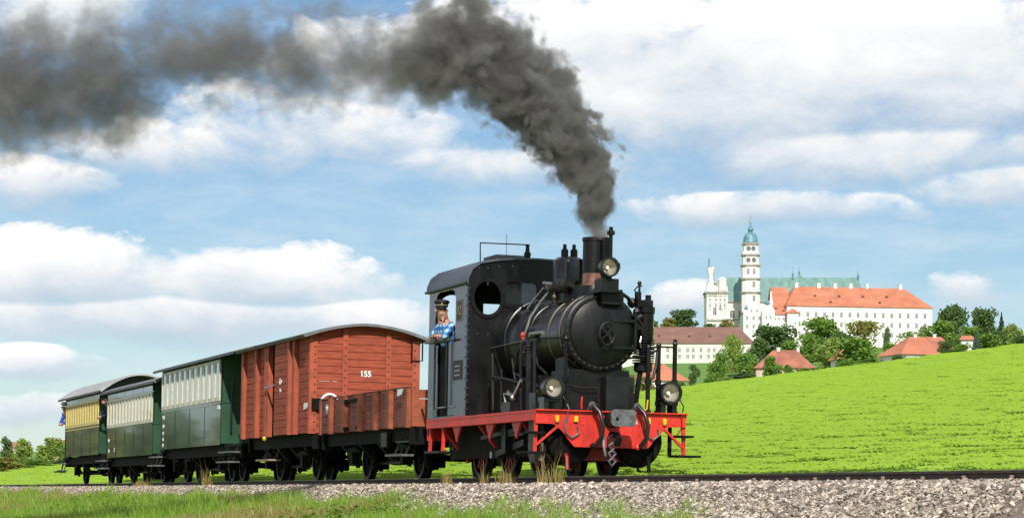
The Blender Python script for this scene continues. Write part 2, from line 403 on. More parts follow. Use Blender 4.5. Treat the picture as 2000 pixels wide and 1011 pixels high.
# far side: the crop field climbs from the track to its crest
xs = np.concatenate([np.arange(125, 30, -3.0), np.arange(30, -60, -0.7), np.arange(-60, -136, -2.0)])
rows = np.linspace(0, 1, 60) ** 1.8
Pf = np.zeros((len(rows), len(xs), 3))
for j, xv in enumerate(xs):
    p = TK(xv, 1.0); Y = p.y + rows * (CREST - p.y)
    Pf[:, j, 0] = p.x; Pf[:, j, 1] = Y; Pf[:, j, 2] = field_z(np.full_like(Y, p.x), Y)
grid_sheet('field', Pf, FIELD)
# near side: the grass bank below the track
qs = np.concatenate([np.linspace(-0.9, -8, 40), np.linspace(-9, -60, 26)])
xs = np.concatenate([np.arange(60, -70, -0.8), np.arange(-70, -330, -5.0)])
Pb = np.zeros((len(qs), len(xs), 3))
for i, q in enumerate(qs):
    X = OV.x + FN.x * xs + SN.x * q; Y = OV.y + FN.y * xs + SN.y * q
    Pb[i, :, 0] = X; Pb[i, :, 1] = Y; Pb[i, :, 2] = bank_z(X, Y)
grid_sheet('grass_bank', Pb, BANK)
# beyond the crest: valley, village slope and abbey hill
def crest_py(px): return 798 - 0.125 * (px - 1000)
pts800 = ([-1500, -600, 0, 130, 600, 1250, 1480, 1800, 2000, 2600, 4000], [930, 925, 905, 900, 862, 710, 708, 701, 680, 640, 600])
pts1k = ([-1500, -600, 0, 130, 600, 1250, 1400, 1800, 2000, 2600, 4000], [905, 898, 880, 882, 848, 700, 676, 678, 672, 650, 620])
cols = np.arange(-2400, 4601, 40.0); rowsY = [CREST - 0.5, 180, 200, 240, 300, 380, 450, 520, 600, 700, 800, 870, 940, 1000, 1060, 1140, 1300, 1600]
def hill_py(px, Y):
    c = 798 - 0.125 * (px - 1000)
    if Y <= CREST: return c
    mid = c + 7 * sstep((Y - CREST) / 30) * (1 - sstep((Y - 380) / 90)) + 4
    mid = c + 9 * sstep((Y - CREST) / 25) - 6 * sstep((Y - 300) / 150)
    e8 = np.interp(px, *pts800); e10 = np.interp(px, *pts1k)
    v = mid + (e8 - mid) * sstep((Y - 480) / 320.0)
    return v + (e10 - e8) * sstep((Y - 800) / 200.0)
def hill_z(px, Y):
    z = (HY - hill_py(px, Y)) / F * Y
    if Y > 1060: z = (HY - hill_py(px, 1060)) / F * 1060 - (Y - 1060) * 0.06
    return z
Ph = np.zeros((len(rowsY), len(cols), 3))
for i, Y in enumerate(rowsY):
    for j, px in enumerate(cols): Ph[i, j] = ((px - CX) / F * Y, Y, hill_z(px, Y) - (0.25 if i == 0 else 0))
grid_sheet('hill', Ph, MEADOW)
g = MB(); R_ = 30000
g.v = [(0, 0, -24)] + [(R_ * math.cos(2 * PI * k / 64), R_ * math.sin(2 * PI * k / 64), -24) for k in range(64)]
g.f = [(0, 1 + k, 1 + (k + 1) % 64) for k in range(64)]
tag(part('ground', g, MEADOW, smooth=False), kind='structure')
def ground_at(px, Y): return Vector(((px - CX) / F * Y, Y, hill_z(px, Y)))

# ================================================================== track
track = empty('railway_track', 'single narrow gauge track of rusty rails and tarred sleepers running under the train', 'railway track', OV, TRAIN_ROT)
RX0, RX1 = 34.0, -150.0
RAILFOOT = mat('lit_rail_foot', (0.17, 0.115, 0.085), 0.8, vary=0.35, scale=12)  # lighter rail brown, the light on the foot put into the colour
prof = [(-0.028, 0.0), (0.028, 0.0), (0.028, -0.022), (0.008, -0.032), (0.008, -0.105), (0.052, -0.118), (0.052, -0.128), (-0.052, -0.128), (-0.052, -0.118), (-0.008, -0.105), (-0.008, -0.032), (-0.028, -0.022)]
for sg in (-1, 1):
    b = MB(); pr = [(sg * 0.53 + a, z) for a, z in prof]
    b.prism(pr, 'yz', RX1, RX0); part('rail', b, RAIL, track, smooth=False)
    part('rail_foot', MB().box(RX1, RX0, sg * 0.53 - 0.062, sg * 0.53 + 0.062, -0.1305, -0.1165), RAILFOOT, track, smooth=False)
    b = MB().box(RX1, RX0, sg * 0.53 - 0.026, sg * 0.53 + 0.026, 0.002, 0.006); part('rail_head', b, RAILTOP, track, smooth=False)
b = MB().box(-0.11, 0.11, -0.9, 0.9, -0.27, -0.131); sl_me = b.mesh('sleeper', False); sl_me.materials.append(SLEEPER)
b = MB().box(-0.075, 0.075, -0.645, -0.558, -0.131, -0.080).cyl((0, -0.605, -0.09), (0, -0.605, -0.045), 0.022, 8)
cl_me = b.mesh('rail_clip', False); cl_me.materials.append(mat('rusty_clip', (0.34, 0.25, 0.19), 0.8, vary=0.3, scale=20))
k = 0; xv = RX0 - 0.4
while xv > -78:
    s_o = inst('sleeper', sl_me, track, loc=(xv + random.uniform(-.03, .03), random.uniform(-.03, .03), random.uniform(-.006, 0)))
    if xv > -25: inst('rail_clip', cl_me, s_o); inst('rail_clip', cl_me, s_o, rot=(0, 0, PI))
    xv -= 0.87
# ballast bed and stones
secq = [(-2.9, -0.86), (-2.2, -0.52), (-1.55, -0.20), (-1.25, -0.135), (-0.85, -0.15), (-0.6, -0.17), (0.6, -0.17), (1.2, -0.13), (1.6, -0.2), (2.6, -0.7)]
xs = np.concatenate([np.arange(36, -60, -0.6), np.arange(-60, -151, -3.0)])
Pt = np.zeros((len(secq), len(xs), 3))
for i, (q, z) in enumerate(secq):
    wob = 0.0
    Pt[i, :, 0] = xs; Pt[i, :, 1] = q + wob; Pt[i, :, 2] = z
bed = grid_sheet('ballast_bed', Pt, BALLAST); bed.location = OV; bed.rotation_euler = TRAIN_ROT
def ballast_z(q): return np.interp(q, [a for a, _ in secq], [z for _, z in secq])
STONE = mat('ballast_stone', (0.41, 0.345, 0.285), 0.85, vary=0.3, scale=9, island=0.72, bump=0.3, bscale=60)
sv = np.array([(0, 0, .62), (.9, .1, .1), (.35, .85, .2), (-.6, .7, 0), (-.95, -.1, .15), (-.3, -.9, .1), (.6, -.75, 0), (.1, .05, -.55)], float)
sf = np.array([(0, i, i % 6 + 1) for i in range(1, 7)] + [(7, i % 6 + 1, i) for i in range(1, 7)])
def stones(N, x0, x1, smin, smax, power=1.0):
    u = RNG.random(N) ** power; x = x0 + (x1 - x0) * u; q = RNG.uniform(-2.75, -0.58, N)
    z = ballast_z(q) + RNG.uniform(-0.01, 0.022, N)
    sc_ = RNG.uniform(smin, smax, N)[:, None] * RNG.uniform(0.65, 1.25, (N, 3))
    return scatter(sv + RNG.normal(0, 0.06, sv.shape), sf, np.stack([x, q, z], 1), RNG.uniform(0, 6.28, N), sc_, RNG.uniform(-1.2, 1.2, N))
V_, F_ = [], []; off = 0
for a in ((40000, 15, 3, .016, .038), (32000, 3, -22, .021, .042), (20000, -22, -60, .026, .047), (8000, -60, -120, .04, .065), (4500, 34, 15, .022, .042)):
    v1, f1 = stones(*a); V_.append(v1); F_.append(f1 + off); off += len(v1)
o = big_mesh('gravel', np.concatenate(V_), np.concatenate(F_), STONE); o.location = OV; o.rotation_euler = TRAIN_ROT
tag(o, 'loose pinkish grey ballast stones heaped along the near rail', kind='stuff')

# ================================================================== grass on the bank
GRASS = leafmat('bank_grass_blade', (0.30, 0.45, 0.06), (0.17, 0.31, 0.04))
DRYG = leafmat('dry_grass_blade', (0.42, 0.33, 0.13), (0.30, 0.27, 0.08))
def blades(N, h, w, spread, lean=0.45):
    vv, ff = [], []
    for i in range(N):
        a = RNG.uniform(0, 6.28); r = spread * math.sqrt(RNG.random()); x, y = r * math.cos(a), r * math.sin(a)
        d = RNG.uniform(0, 6.28); hh = h * RNG.uniform(0.5, 1.1); ln = lean * hh * RNG.uniform(0.2, 1.0); f = RNG.uniform(0, 6.28)
        wx, wy = w * math.cos(f), w * math.sin(f); dx, dy = ln * math.cos(d), ln * math.sin(d); k = len(vv)
        vv += [(x - wx, y - wy, -0.02), (x + wx, y + wy, -0.02), (x + dx * .35 + wx * .8, y + dy * .35 + wy * .8, hh * .6), (x + dx * .35 - wx * .8, y + dy * .35 - wy * .8, hh * .6), (x + dx, y + dy, hh)]
        ff += [(k, k + 1, k + 2), (k, k + 2, k + 3), (k + 3, k + 2, k + 4)]
    return np.array(vv), np.array(ff)
def noise2(X, Y, s): return 0.5 + 0.5 * (np.sin(X * s + 1.3 * np.sin(Y * s * 0.7)) * np.cos(Y * s * 1.1 + 1.7 * np.sin(X * s * 0.6)))
def bank_scatter(N, x0, x1, q0, q1, keep):
    x = x0 + (x1 - x0) * RNG.random(N); q = q0 + (q1 - q0) * RNG.random(N)
    X = OV.x + FN.x * x + SN.x * q; Y = OV.y + FN.y * x + SN.y * q
    k = (Y > 9) & (np.abs(X) < 0.30 * Y + 2) & keep(x, q, X, Y)
    return X[k], Y[k]
tuft = [blades(15, 0.20, 0.006, 0.12), blades(15, 0.28, 0.007, 0.12), blades(13, 0.15, 0.008, 0.13)]
edge = lambda x: -1.85 - 0.5 * sstep((x - 7) / 3.0) - 5.0 * sstep((x - 10.0) / 4.0) + 0.22 * np.sin(x * 0.9) + 0.15 * np.sin(x * 2.3 + 1)
V_, F_, V2, F2 = [], [], [], []; off = off2 = 0
def add_tufts(N, x0, x1, q0, q1, sc0, keep):
    global off, off2
    X, Y = bank_scatter(N, x0, x1, q0, q1, keep)
    pos = np.stack([X, Y, bank_z(X, Y)], 1); M = len(pos); which = RNG.integers(0, 3, M)
    dry = (noise2(X, Y, 0.55) + RNG.normal(0, 0.12, M)) > 0.69
    for w in range(3):
        for dr in (False, True):
            k = (which == w) & (dry == dr)
            if not k.any(): continue
            n = int(k.sum()); s1 = sc0 * RNG.uniform(0.6, 1.25, n) * (0.75 + 0.6 * noise2(X[k] + 9, Y[k], 0.9)); sc_ = np.stack([s1, s1, s1], 1)
            v1, f1 = scatter(tuft[w][0], tuft[w][1], pos[k], RNG.uniform(0, 6.28, n), sc_)
            if dr: V2.append(v1); F2.append(f1 + off2); off2 += len(v1)
            else: V_.append(v1); F_.append(f1 + off); off += len(v1)
lim = lambda x, q, X, Y: q < edge(x)
add_tufts(9000, 26, -6, -1.9, -9.0, 0.85, lim)
add_tufts(12000, -4, -30, -1.9, -7.5, 1.0, lim)
add_tufts(9000, -30, -75, -1.9, -8.0, 1.25, lim)
add_tufts(3500, -75, -150, -1.9, -14, 1.7, lim)
tag(big_mesh('grass', np.concatenate(V_), np.concatenate(F_), GRASS), 'rough green grass growing on the bank below the ballast', kind='stuff')
tag(big_mesh('dry_grass', np.concatenate(V2), np.concatenate(F2), DRYG), 'straw coloured dry grass in patches on the bank', kind='stuff')
# leafy weeds on the bank, the broad darker patches
WEED = leafmat('weed_leaf', (0.17, 0.33, 0.035), (0.08, 0.19, 0.022))
def leaves(N, rx, ry, rz, s, flat=0.6):
    vv, ff = [], []
    for i in range(N):
        while True:
            p = RNG.uniform(-1, 1, 3)
            if p @ p < 1: break
        p = p * (rx, ry, rz); a = RNG.uniform(0, 6.28); t = RNG.uniform(-1, 1) * (1 - flat) * 1.5; e = np.array([math.cos(a), math.sin(a), t * .7]); g_ = np.array([-math.sin(a), math.cos(a), RNG.uniform(-1, 1) * (1 - flat)])
        l = s * RNG.uniform(0.6, 1.3); k = len(vv)
        vv += [p - e * l, p + g_ * l * .45, p + e * l, p - g_ * l * .45]; ff += [(k, k + 1, k + 2, k + 3)]
    return np.array(vv), np.array(ff)
wt = leaves(44, .28, .28, .14, .045); wt[0][:, 2] += .10
X, Y = bank_scatter(5000, 9, -80, -2.0, -7.0, lambda x, q, X, Y: (q < edge(x) + .25) & (noise2(X + 3, Y + 5, 0.34) > 0.62))
pos = np.stack([X, Y, bank_z(X, Y)], 1); n = len(pos); s1 = RNG.uniform(.6, 1.2, n)
v1, f1 = scatter(wt[0], wt[1], pos, RNG.uniform(0, 6.28, n), np.stack([s1, s1, s1 * RNG.uniform(.7, 1.3, n)], 1))
tag(big_mesh('weeds', v1, f1, WEED), 'patches of dark green leafy weeds spreading over the bank', kind='stuff')
# tall dry clumps beside the rail
CLUMP = leafmat('dry_clump_stalk', (0.44, 0.34, 0.12), (0.26, 0.21, 0.055), 0.25)
for px, w, h, lab in ((1075, .19, .33, 'tall straw coloured grass clump standing before the front wheel, biggest of the clumps'),
                      (990, .17, .30, 'wide yellow grass clump beside the rail under the middle of the engine'),
                      (872, .11, .30, 'thin yellow grass clump beside the rail under the cab'),
                      (945, .06, .30, 'few bare dry stalks beside the rail between two yellow clumps'),
                      (285, .35, .20, 'faded dry grass clump beside the rail under the olive green coach'),
                      (405, .14, .45, 'slanting dry stalks beside the rail under the tallest green coach')):
    p = L(px, 940, y=-0.95); N = int(90 * w / .24) + 8
    bv, bf = blades(N, h, 0.0045, w, 0.35)
    bv2, bf2 = blades(N // 5, h * 1.8, 0.0028, w * 0.8, 0.42)
    o = big_mesh('dry_grass_clump', np.concatenate([bv, bv2]), np.concatenate([bf, bf2 + len(bv)]), CLUMP)
    o.location = OV + R3 @ Vector((p.x, -0.95, -0.15)); tag(o, lab, 'grass clump', 'dry grass clumps along the rail')
for px in (30, 100, 200, 330, 560, 610, 700, 1130, 1180, 1330, 1440, 1650):
    pass
# ================================================================== crop on the field
CROP = leafmat('crop_leaf', (0.31, 0.46, 0.048), (0.255, 0.405, 0.040), 0.3)
ct = leaves(120, .66, .66, .014, .042, 0.90)
_c = ct[0].reshape(-1, 4, 3).mean(1, keepdims=True); _d = ct[0].reshape(-1, 4, 3) - _c; _a = math.radians(38)   # leaves turn to the sun
ct = ((np.stack([_d[..., 0], _d[..., 1] * math.cos(_a) - _d[..., 2] * math.sin(_a), _d[..., 1] * math.sin(_a) + _d[..., 2] * math.cos(_a)], -1) + _c).reshape(-1, 3), ct[1]); ct[0][:, 2] += .06
DARKSP = leafmat('dark_field_speck', (0.07, 0.19, 0.02), (0.035, 0.11, 0.012))  # dark leaf clumps put in for the crop's small shadow specks
dt = leaves(9, .065, .065, .04, .028, 0.4); dt[0][:, 2] += .10
def crop(N, y0, y1, t=None):
    ct_ = t or ct
    Y = y0 + (y1 - y0) * RNG.random(N); X = RNG.uniform(-0.27, 0.25, N) * Y
    k = q_of(X, Y) > 1.55; X, Y = X[k], Y[k]; n = len(X)
    hole = noise2(X, Y, 1.9) * noise2(X + 4, Y + 2, 0.8)
    k = RNG.random(n) < 1.04 - 0.10 * (hole > .55); X, Y = X[k], Y[k]; n = len(X)
    sz = RNG.uniform(.75, 1.2, n)
    return scatter(ct_[0], ct_[1], np.stack([X, Y, field_z(X, Y)], 1), RNG.uniform(-.5, .5, n) + PI * 0, np.stack([sz, sz, RNG.uniform(.6, 1.2, n)], 1))
V_, F_ = [], []; off = 0
for a in ((1500, 24, 40), (3500, 40, 70), (4200, 70, 110), (3800, 110, 171)):
    v1, f1 = crop(*a); V_.append(v1); F_.append(f1 + off); off += len(v1)
tag(big_mesh('crop', np.concatenate(V_), np.concatenate(F_), CROP), 'bright green young crop covering the sloping field behind the train', kind='stuff')

V_, F_ = [], []; off = 0
for a in ((500, 24, 40), (1300, 40, 70), (1700, 70, 110), (1100, 110, 171)):
    v1, f1 = crop(*a, t=dt); V_.append(v1); F_.append(f1 + off); off += len(v1)
tag(big_mesh('field_specks', np.concatenate(V_), np.concatenate(F_), DARKSP), 'dark green leaf clumps put in for the small shadows speckling the bright crop field', kind='stuff')

# ================================================================== trees
BARK = mat('tree_bark', (0.10, 0.075, 0.055), 0.9, vary=0.3, scale=4)
LEAF = {
    'dark': leafmat('dark_tree_leaf', (0.16, 0.25, 0.075), (0.085, 0.155, 0.05)),
    'mid': leafmat('mid_tree_leaf', (0.26, 0.42, 0.075), (0.14, 0.26, 0.05)),
    'light': leafmat('light_tree_leaf', (0.36, 0.46, 0.10), (0.21, 0.31, 0.06)),
    'yellow': leafmat('yellowing_tree_leaf', (0.40, 0.36, 0.10), (0.20, 0.24, 0.055)),
    'blue': leafmat('blue_spruce_needle', (0.12, 0.19, 0.16), (0.07, 0.12, 0.10)),
    'conifer': leafmat('dark_conifer_needle', (0.05, 0.095, 0.05), (0.028, 0.06, 0.032)),
}
def crown_mesh(kind, seed, n=1500):
    """unit crown: x, y within +-0.5, z 0..1"""
    r = np.random.default_rng(seed); vv, ff = [], []
    if kind == 'cone':
        for i in range(n):
            z = 1 - math.sqrt(r.random()); rad = 0.5 * (1 - z) * (0.55 + 0.45 * r.random()) * (0.8 + 0.3 * math.sin(z * 42)); a = r.uniform(0, 6.28)
            p = np.array([rad * math.cos(a), rad * math.sin(a), z]); put_leaf(vv, ff, p, 0.055, r, droop=-0.5)
    else:
        K = {'round': 13, 'tall': 15, 'sparse': 17, 'bush': 10}[kind]; lob = []
        for i in range(K):
            a = r.uniform(0, 6.28); z = r.uniform(0.12, 0.86); w = math.sin(PI * min(1, z * 0.85 + 0.15)) ** 0.7
            rad = r.uniform(0.12, 0.30) * w; lob.append((rad * math.cos(a), rad * math.sin(a), z, r.uniform(0.16, 0.25) * (0.85 if kind == 'sparse' else 1.0)))
        lob.append((0, 0, 0.86, 0.13)); lob.append((0, 0, .5, .2))
        for i in range(n):
            lx, ly, lz, lr = lob[r.integers(0, len(lob))]
            d = r.normal(0, 1, 3); d /= np.linalg.norm(d); q = lr * (r.random() ** 0.4) * (1.15 if r.random() < .12 else 1)
            p = np.array([lx, ly, lz]) + d * q * (1, 1, 0.85)
            p[2] = min(max(p[2], 0.0), 1.03); put_leaf(vv, ff, p, 0.042 if kind != 'sparse' else 0.032, r)
    me = bpy.data.meshes.new('crown'); me.from_pydata(vv, [], ff); return me
def put_leaf(vv, ff, p, s, r, droop=0.0):
    for _ in range(2):
        e = r.normal(0, 1, 3); e /= np.linalg.norm(e); g_ = np.cross(e, r.normal(0, 1, 3)); g_ /= np.linalg.norm(g_); l = s * r.uniform(.55, 1.2); k = len(vv)
        e[2] += droop
        vv += [tuple(p - e * l), tuple(p + g_ * l * .6), tuple(p + e * l), tuple(p - g_ * l * .6)]; ff.append((k, k + 1, k + 2, k + 3))
CROWN = {}
def tree(name, px, pt, pb, pw, Y, kind, leaf, label, group='trees of the village below the abbey', cat='tree'):
    """crown seen between rows pt and pb, pw pixels wide"""
    base = ground_at(px, Y); h = (pb - pt) / F * Y; w = pw / F * Y; zc = (HY - pb) / F * Y
    o = empty(name, label, cat, (base.x, Y, min(base.z, zc)), group=group)
    key = (kind, leaf, random.randrange(3))
    if key not in CROWN:
        CROWN[key] = crown_mesh(kind, len(CROWN) + 5, 2000 if kind != 'sparse' else 1400); CROWN[key].materials.append(LEAF[leaf])
    z0 = zc - o.location.z
    c = inst('crown', CROWN[key], o, loc=(0, 0, z0), rot=(0, 0, random.uniform(0, 6.28))); c.scale = (w * (1.3 if kind != 'cone' else 1.15),) * 2 + (h * 1.06,)
    t = MB(); ht = z0 + h * 0.55
    t.tube([(0, 0, -1.5), (0.02 * w, 0, ht * .3), (0, 0.02 * w, ht * .65), (0.01 * w, 0, ht)], [0.05 * w, 0.04 * w, 0.028 * w, 0.012 * w], 7)
    for k in range(4):
        a = k * 1.7 + px; t.tube([(0, 0, z0 + h * (.12 + .1 * k)), (.16 * w * math.cos(a), .16 * w * math.sin(a), z0 + h * (.27 + .1 * k)), (.28 * w * math.cos(a), .28 * w * math.sin(a), z0 + h * (.36 + .1 * k))], [.018 * w, .012 * w, .005 * w], 5)
    part('trunk', t, BARK, o)
    return o
# ================================================================== village and abbey
PLASTER = mat('white_plaster', (0.78, 0.765, 0.73), 0.85, vary=0.06, scale=0.25)
STONEW = mat('pale_church_stone', (0.76, 0.735, 0.69), 0.85, vary=0.14, scale=0.3)
CREAMW = mat('cream_plaster', (0.74, 0.70, 0.60), 0.85, vary=0.06, scale=0.25)
PINKW = mat('pink_plaster', (0.62, 0.40, 0.33), 0.85, vary=0.06, scale=0.3)
TRIM = mat('grey_stone_trim', (0.40, 0.37, 0.33), 0.85, vary=0.15, scale=0.6)
TILE = mat('orange_roof_tiles', (0.52, 0.185, 0.105), 0.85, vary=0.16, scale=0.16, stretch=(1, 1, 2.5))
TILEOLD = mat('old_red_roof_tiles', (0.40, 0.15, 0.095), 0.85, vary=0.22, scale=0.35)
TILEBROWN = mat('brown_roof_tiles', (0.215, 0.115, 0.088), 0.85, vary=0.12, scale=0.2, stretch=(1, 1, 3))
VERDI = mat('green_copper_roof', (0.16, 0.29, 0.26), 0.6, vary=0.16, scale=0.25, stretch=(2.5, 1, 0.6))
DOMEC = mat('blue_green_copper_dome', (0.13, 0.27, 0.33), 0.45, vary=0.2, scale=0.5)
GOLD = mat('gilded_ball', (0.5, 0.4, 0.12), 0.3, metal=0.8)
WPANE = mat('far_window_pane', (0.14, 0.145, 0.15), 0.1, vary=0.15, scale=0.3, coat=0.4)
WFRAME = mat('far_window_frame', (0.66, 0.65, 0.62), 0.6, vary=0.05)
DORM = mat('dark_dormer_wood', (0.11, 0.07, 0.05), 0.8, vary=0.2)  # dark brown for the dormers
WCACHE = {}
def window(parent, x, z, w, h, y=0.0, rot=0.0, arch=False):
    key = (round(w, 2), round(h, 2), arch)
    if key not in WCACHE:
        if arch: ring = [(-w / 2, 0)] + [(w / 2, 0)] + [(w / 2 * math.cos(a), h - w / 2 + w / 2 * math.sin(a)) for a in np.linspace(0, PI, 9)]
        else: ring = rect(-w / 2, w / 2, 0, h)
        sc_ = 1 + 0.36 / w; big = [(a * sc_, h / 2 + (b - h / 2) * (1 + 0.36 / h)) for a, b in ring]
        m = MB().plate(big, [ring], 'xz', -0.14, 0.02); m.box(-0.06, 0.06, -0.08, 0.0, 0.02, h - .05); m.box(-w / 2, w / 2, -0.08, 0.0, h * .6, h * .6 + .1)
        fm = m.mesh('window', False); fm.materials.append(WFRAME)
        pm = MB().prism([(a * .995, b * .995 + .002) for a, b in ring], 'xz', -0.045, 0.01).mesh('pane', False); pm.materials.append(WPANE); WCACHE[key] = (fm, pm)
    fm, pm = WCACHE[key]
    f = inst('window', fm, parent, loc=(x, y, z), rot=(0, 0, rot)); inst('pane', pm, f); return f
def hip_roof(Lx, D, ze, zr, i0, i1, ov=0.5, th=0.22):
    m = MB(); k = 1.0
    a = [(-ov, -ov, ze), (Lx + ov, -ov, ze), (Lx + ov, D + ov, ze), (-ov, D + ov, ze), (i0, D / 2, zr), (Lx - i1, D / 2, zr)]
    m.add(a, [(0, 1, 5, 4), (2, 3, 4, 5), (1, 2, 5), (3, 0, 4), (3, 2, 1, 0)]); return m
def house(name, label, cat, P, ang, Lx, D, hw, hr, i0, i1, wall, roof, wins=(), chim=(), dorm=(), group=None, base=8.0, sidewins=()):
    """P: front left corner at wall foot; hw wall height, hr roof rise; base: wall goes this far below P"""
    o = empty(name, label, cat, P, (0, 0, ang), group)
    part('wall', MB().box(0, Lx, 0, D, -base, hw), wall, o, smooth=False)
    r = part('roof', hip_roof(Lx, D, hw + .02, hw + hr, i0, i1), roof, o, smooth=False)
    for x, w in chim: part('chimney', MB().box(x - w / 2, x + w / 2, D / 2 - w / 2, D / 2 + w / 2, hw + hr - .8, hw + hr + (1.3 if Lx > 20 else .35)).box(x - w / 2 - .1, x + w / 2 + .1, D / 2 - w / 2 - .1, D / 2 + w / 2 + .1, hw + hr + (1.3 if Lx > 20 else .35), hw + hr + (1.5 if Lx > 20 else .45)), PLASTER, r, smooth=False)
    for x, t, s in dorm:
        y = -.5 + t * (D / 2 + .5); z = hw + t * hr
        d = MB().prism([(x - s * .62, z), (x + s * .62, z), (x, z + s * .75)], 'xz', y - .25, y + s * 1.0); part('dormer', d, DORM, r, smooth=False)
    for x, z, w, h in wins: window(o, x, z, w, h)
    for y, z, w, h in sidewins: window(o, -0.0, z, w, h, y, -PI / 2)
    return o
# ---- long convent wing
Y0 = 1000.0; pc = W(1537.6, 597, Y0); ang = math.atan2(14, 58.9); Lc = math.hypot(14, 58.9)
hw = 15.5; sp = Lc / 17.3
wins = [(sp * (k + 1.4), hw - r, 0.95, 1.75) for k in range(16) for r in (4.0, 7.8, 11.7)]
house('convent_wing', 'long white convent wing of three storeys under a bright orange hipped roof', 'monastery building', (pc.x, Y0, pc.z - hw), ang, Lc, 18, hw, 8.4, 6.5, 8.5, PLASTER, TILE,
      wins, [(6.9, 1.3), (16.2, 1.3), (23.0, 1.3), (29.6, 1.3), (36.5, 1.1), (50.6, 1.3)],
      [(13, .50, 1.1), (23, .50, 1.1), (33, .50, 1.1), (43, .50, 1.1), (18.5, .20, 1.1), (39, .20, 1.1)], sidewins=[(5, hw - 4, 1, 1.7), (10, hw - 4, 1, 1.7)], base=6)
P = W(1538, 611, 996); o = empty('corner_turret', 'slim white corner turret with a small orange cap beside the convent wing', 'turret', (P.x, 996, P.z))
part('wall', MB().box(0, 4.3, 0, 3.6, -14, 0), PLASTER, o, smooth=False); part('roof', hip_roof(4.3, 3.6, .02, 1.9, 1.9, 1.9, .5), TILE, o, smooth=False)
window(o, 3.0, -4.5, .5, 1.0)
# ---- stepped gable house and the red roofed link
P = W(1452, 640, 985); s1 = 985 / F
o = empty('gable_house', 'white gabled abbey house with copper finials standing before the bell tower', 'abbey building', (P.x, 985, P.z))
wg = 38 * s1; top = (640 - 588) * s1; hs = (640 - 600) * s1
ring = [(0, -9), (wg, -9), (wg, hs - 1.8), (wg - .9, hs - 1.2), (wg * .80, hs + .2), (wg * .72, hs + 1.2), (wg * .62, top), (wg * .40, top), (wg * .34, hs + 1.2), (wg * .22, hs - .3), (0, hs - 1.2)]
part('wall', MB().prism(ring, 'xz', 0, 1.2).box(.1, wg - .1, 1.2, 15, -9, hs - 2), PLASTER, o, smooth=False)
part('roof', MB().prism([(-.3, hs - 1.98), (wg + .3, hs - 1.98), (wg * .5, top - .6)], 'xz', 1.3, 15), TILE, o, smooth=False)
for x in (.20, .52, .82):
    for z in (2, 5.2): window(o, wg * x, z - 2, .75, 1.35)
for x in (.42, .70): window(o, wg * x, 6.2, .6, 1.0)
f = MB().lathe([(.75, 0), (.9, .5), (.55, 1.1), (.18, 1.5), (.06, 2.5)], (wg * .16, .6, hs - .9), (0, 0, 1), 10); part('finial', f, DOMEC, o)
P = W(1489, 655, 978); s1 = 978 / F; w2 = 24 * s1; h2 = (655 - 600) * s1
o = empty('small_gable_house', 'narrow white gable front with a ball topped pinnacle right of the gabled house', 'abbey building', (P.x, 978, P.z))
ring = [(0, -7), (w2, -7), (w2, h2 - 1), (w2 * .86, h2 - .2), (w2 * .74, h2 + 1.6), (w2 * .34, h2 + 1.6), (w2 * .2, h2 - .2), (0, h2 - 1)]
part('wall', MB().prism(ring, 'xz', 0, 1.0).box(.1, w2 - .1, 1.0, 12, -7, h2 - 1.2), PLASTER, o, smooth=False)
for x in (.33, .67):
    for z in (2.2, 6.4): window(o, w2 * x, z, .6, 1.3)
part('pinnacle', MB().lathe([(.85, 0), (.8, 1.4), (.45, 2.2), (.35, 4.4), (.12, 5.6)], (w2 * .72, .5, h2 + .8), (0, 0, 1), 8), PLASTER, o)
part('finial', MB().lathe([(1.1, 0), (1.25, .6), (.7, 1.3), (.2, 1.7)], (w2 * .40, .5, h2 + 1.2), (0, 0, 1), 10).ball((w2 * .72, .5, h2 + 6.9), .5, 8), DOMEC, o)
P = W(1508, 650, 1000); s1 = .2
house('link_building', 'low white link with a steep orange dormered roof between gables and convent wing', 'abbey building', (P.x, 1000, P.z), 0, 7.2, 22, 7.2, 11.5, .1, .1, PLASTER, TILE,
      [(1.2 + 1.6 * k, 5.2, .6, .9) for k in range(4)], (), [(1.6, .2, 1.0), (4.6, .12, 1.0)], base=6)
# ---- bell tower
YT = 1012.0; st = YT / F; P = W(1465.8, 650, YT)
o = empty('bell_tower', 'tall white abbey bell tower with round windows and a blue green copper dome', 'bell tower', (P.x, YT, P.z))
def lvl(py): return (650 - py) * st
ch = lambda r: [(r * (1 if abs(a) < 2 else 1) * x, r * y) for a, (x, y) in enumerate([(1, .62), (.62, 1), (-.62, 1), (-1, .62), (-1, -.62), (-.62, -1), (.62, -1), (1, -.62)])]
stages = [(17.6, 650, 570, 'shaft'), (17.0, 570, 543.5, 'shaft'), (16.6, 543.5, 517, 'shaft'), (15.6, 517, 497, 'shaft'), (13.6, 497, 475, 'shaft')]
for r, a, b, nm in stages:
    R_ = r * st; m = MB().prism(ch(R_), 'xy', lvl(a) - (8 if a == 650 else 0), lvl(b) - .25); part('storey', m, PLASTER, o, smooth=False)
    part('cornice', MB().prism(ch(R_ + .5), 'xy', lvl(b) - .55, lvl(b)).prism(ch(R_ + .25), 'xy', lvl(b) - .9, lvl(b) - .56), TRIM, o, smooth=False)
part('balustrade', MB().prism(ch(16.6 * st), 'xy', lvl(497) + .01, lvl(492)), PLASTER, o, smooth=False)
for r, py, w, h, ar in ((16.6, 536, .9, 2.0, False), (17.0, 562, .9, 2.3, False), (17.6, 590, .9, 2.4, False), (17.6, 622, .9, 2.0, False)):
    for dx in ((-.36, .34) if py == 536 else (.28,)): window(o, dx * r * st, lvl(py), w, h, -r * st)
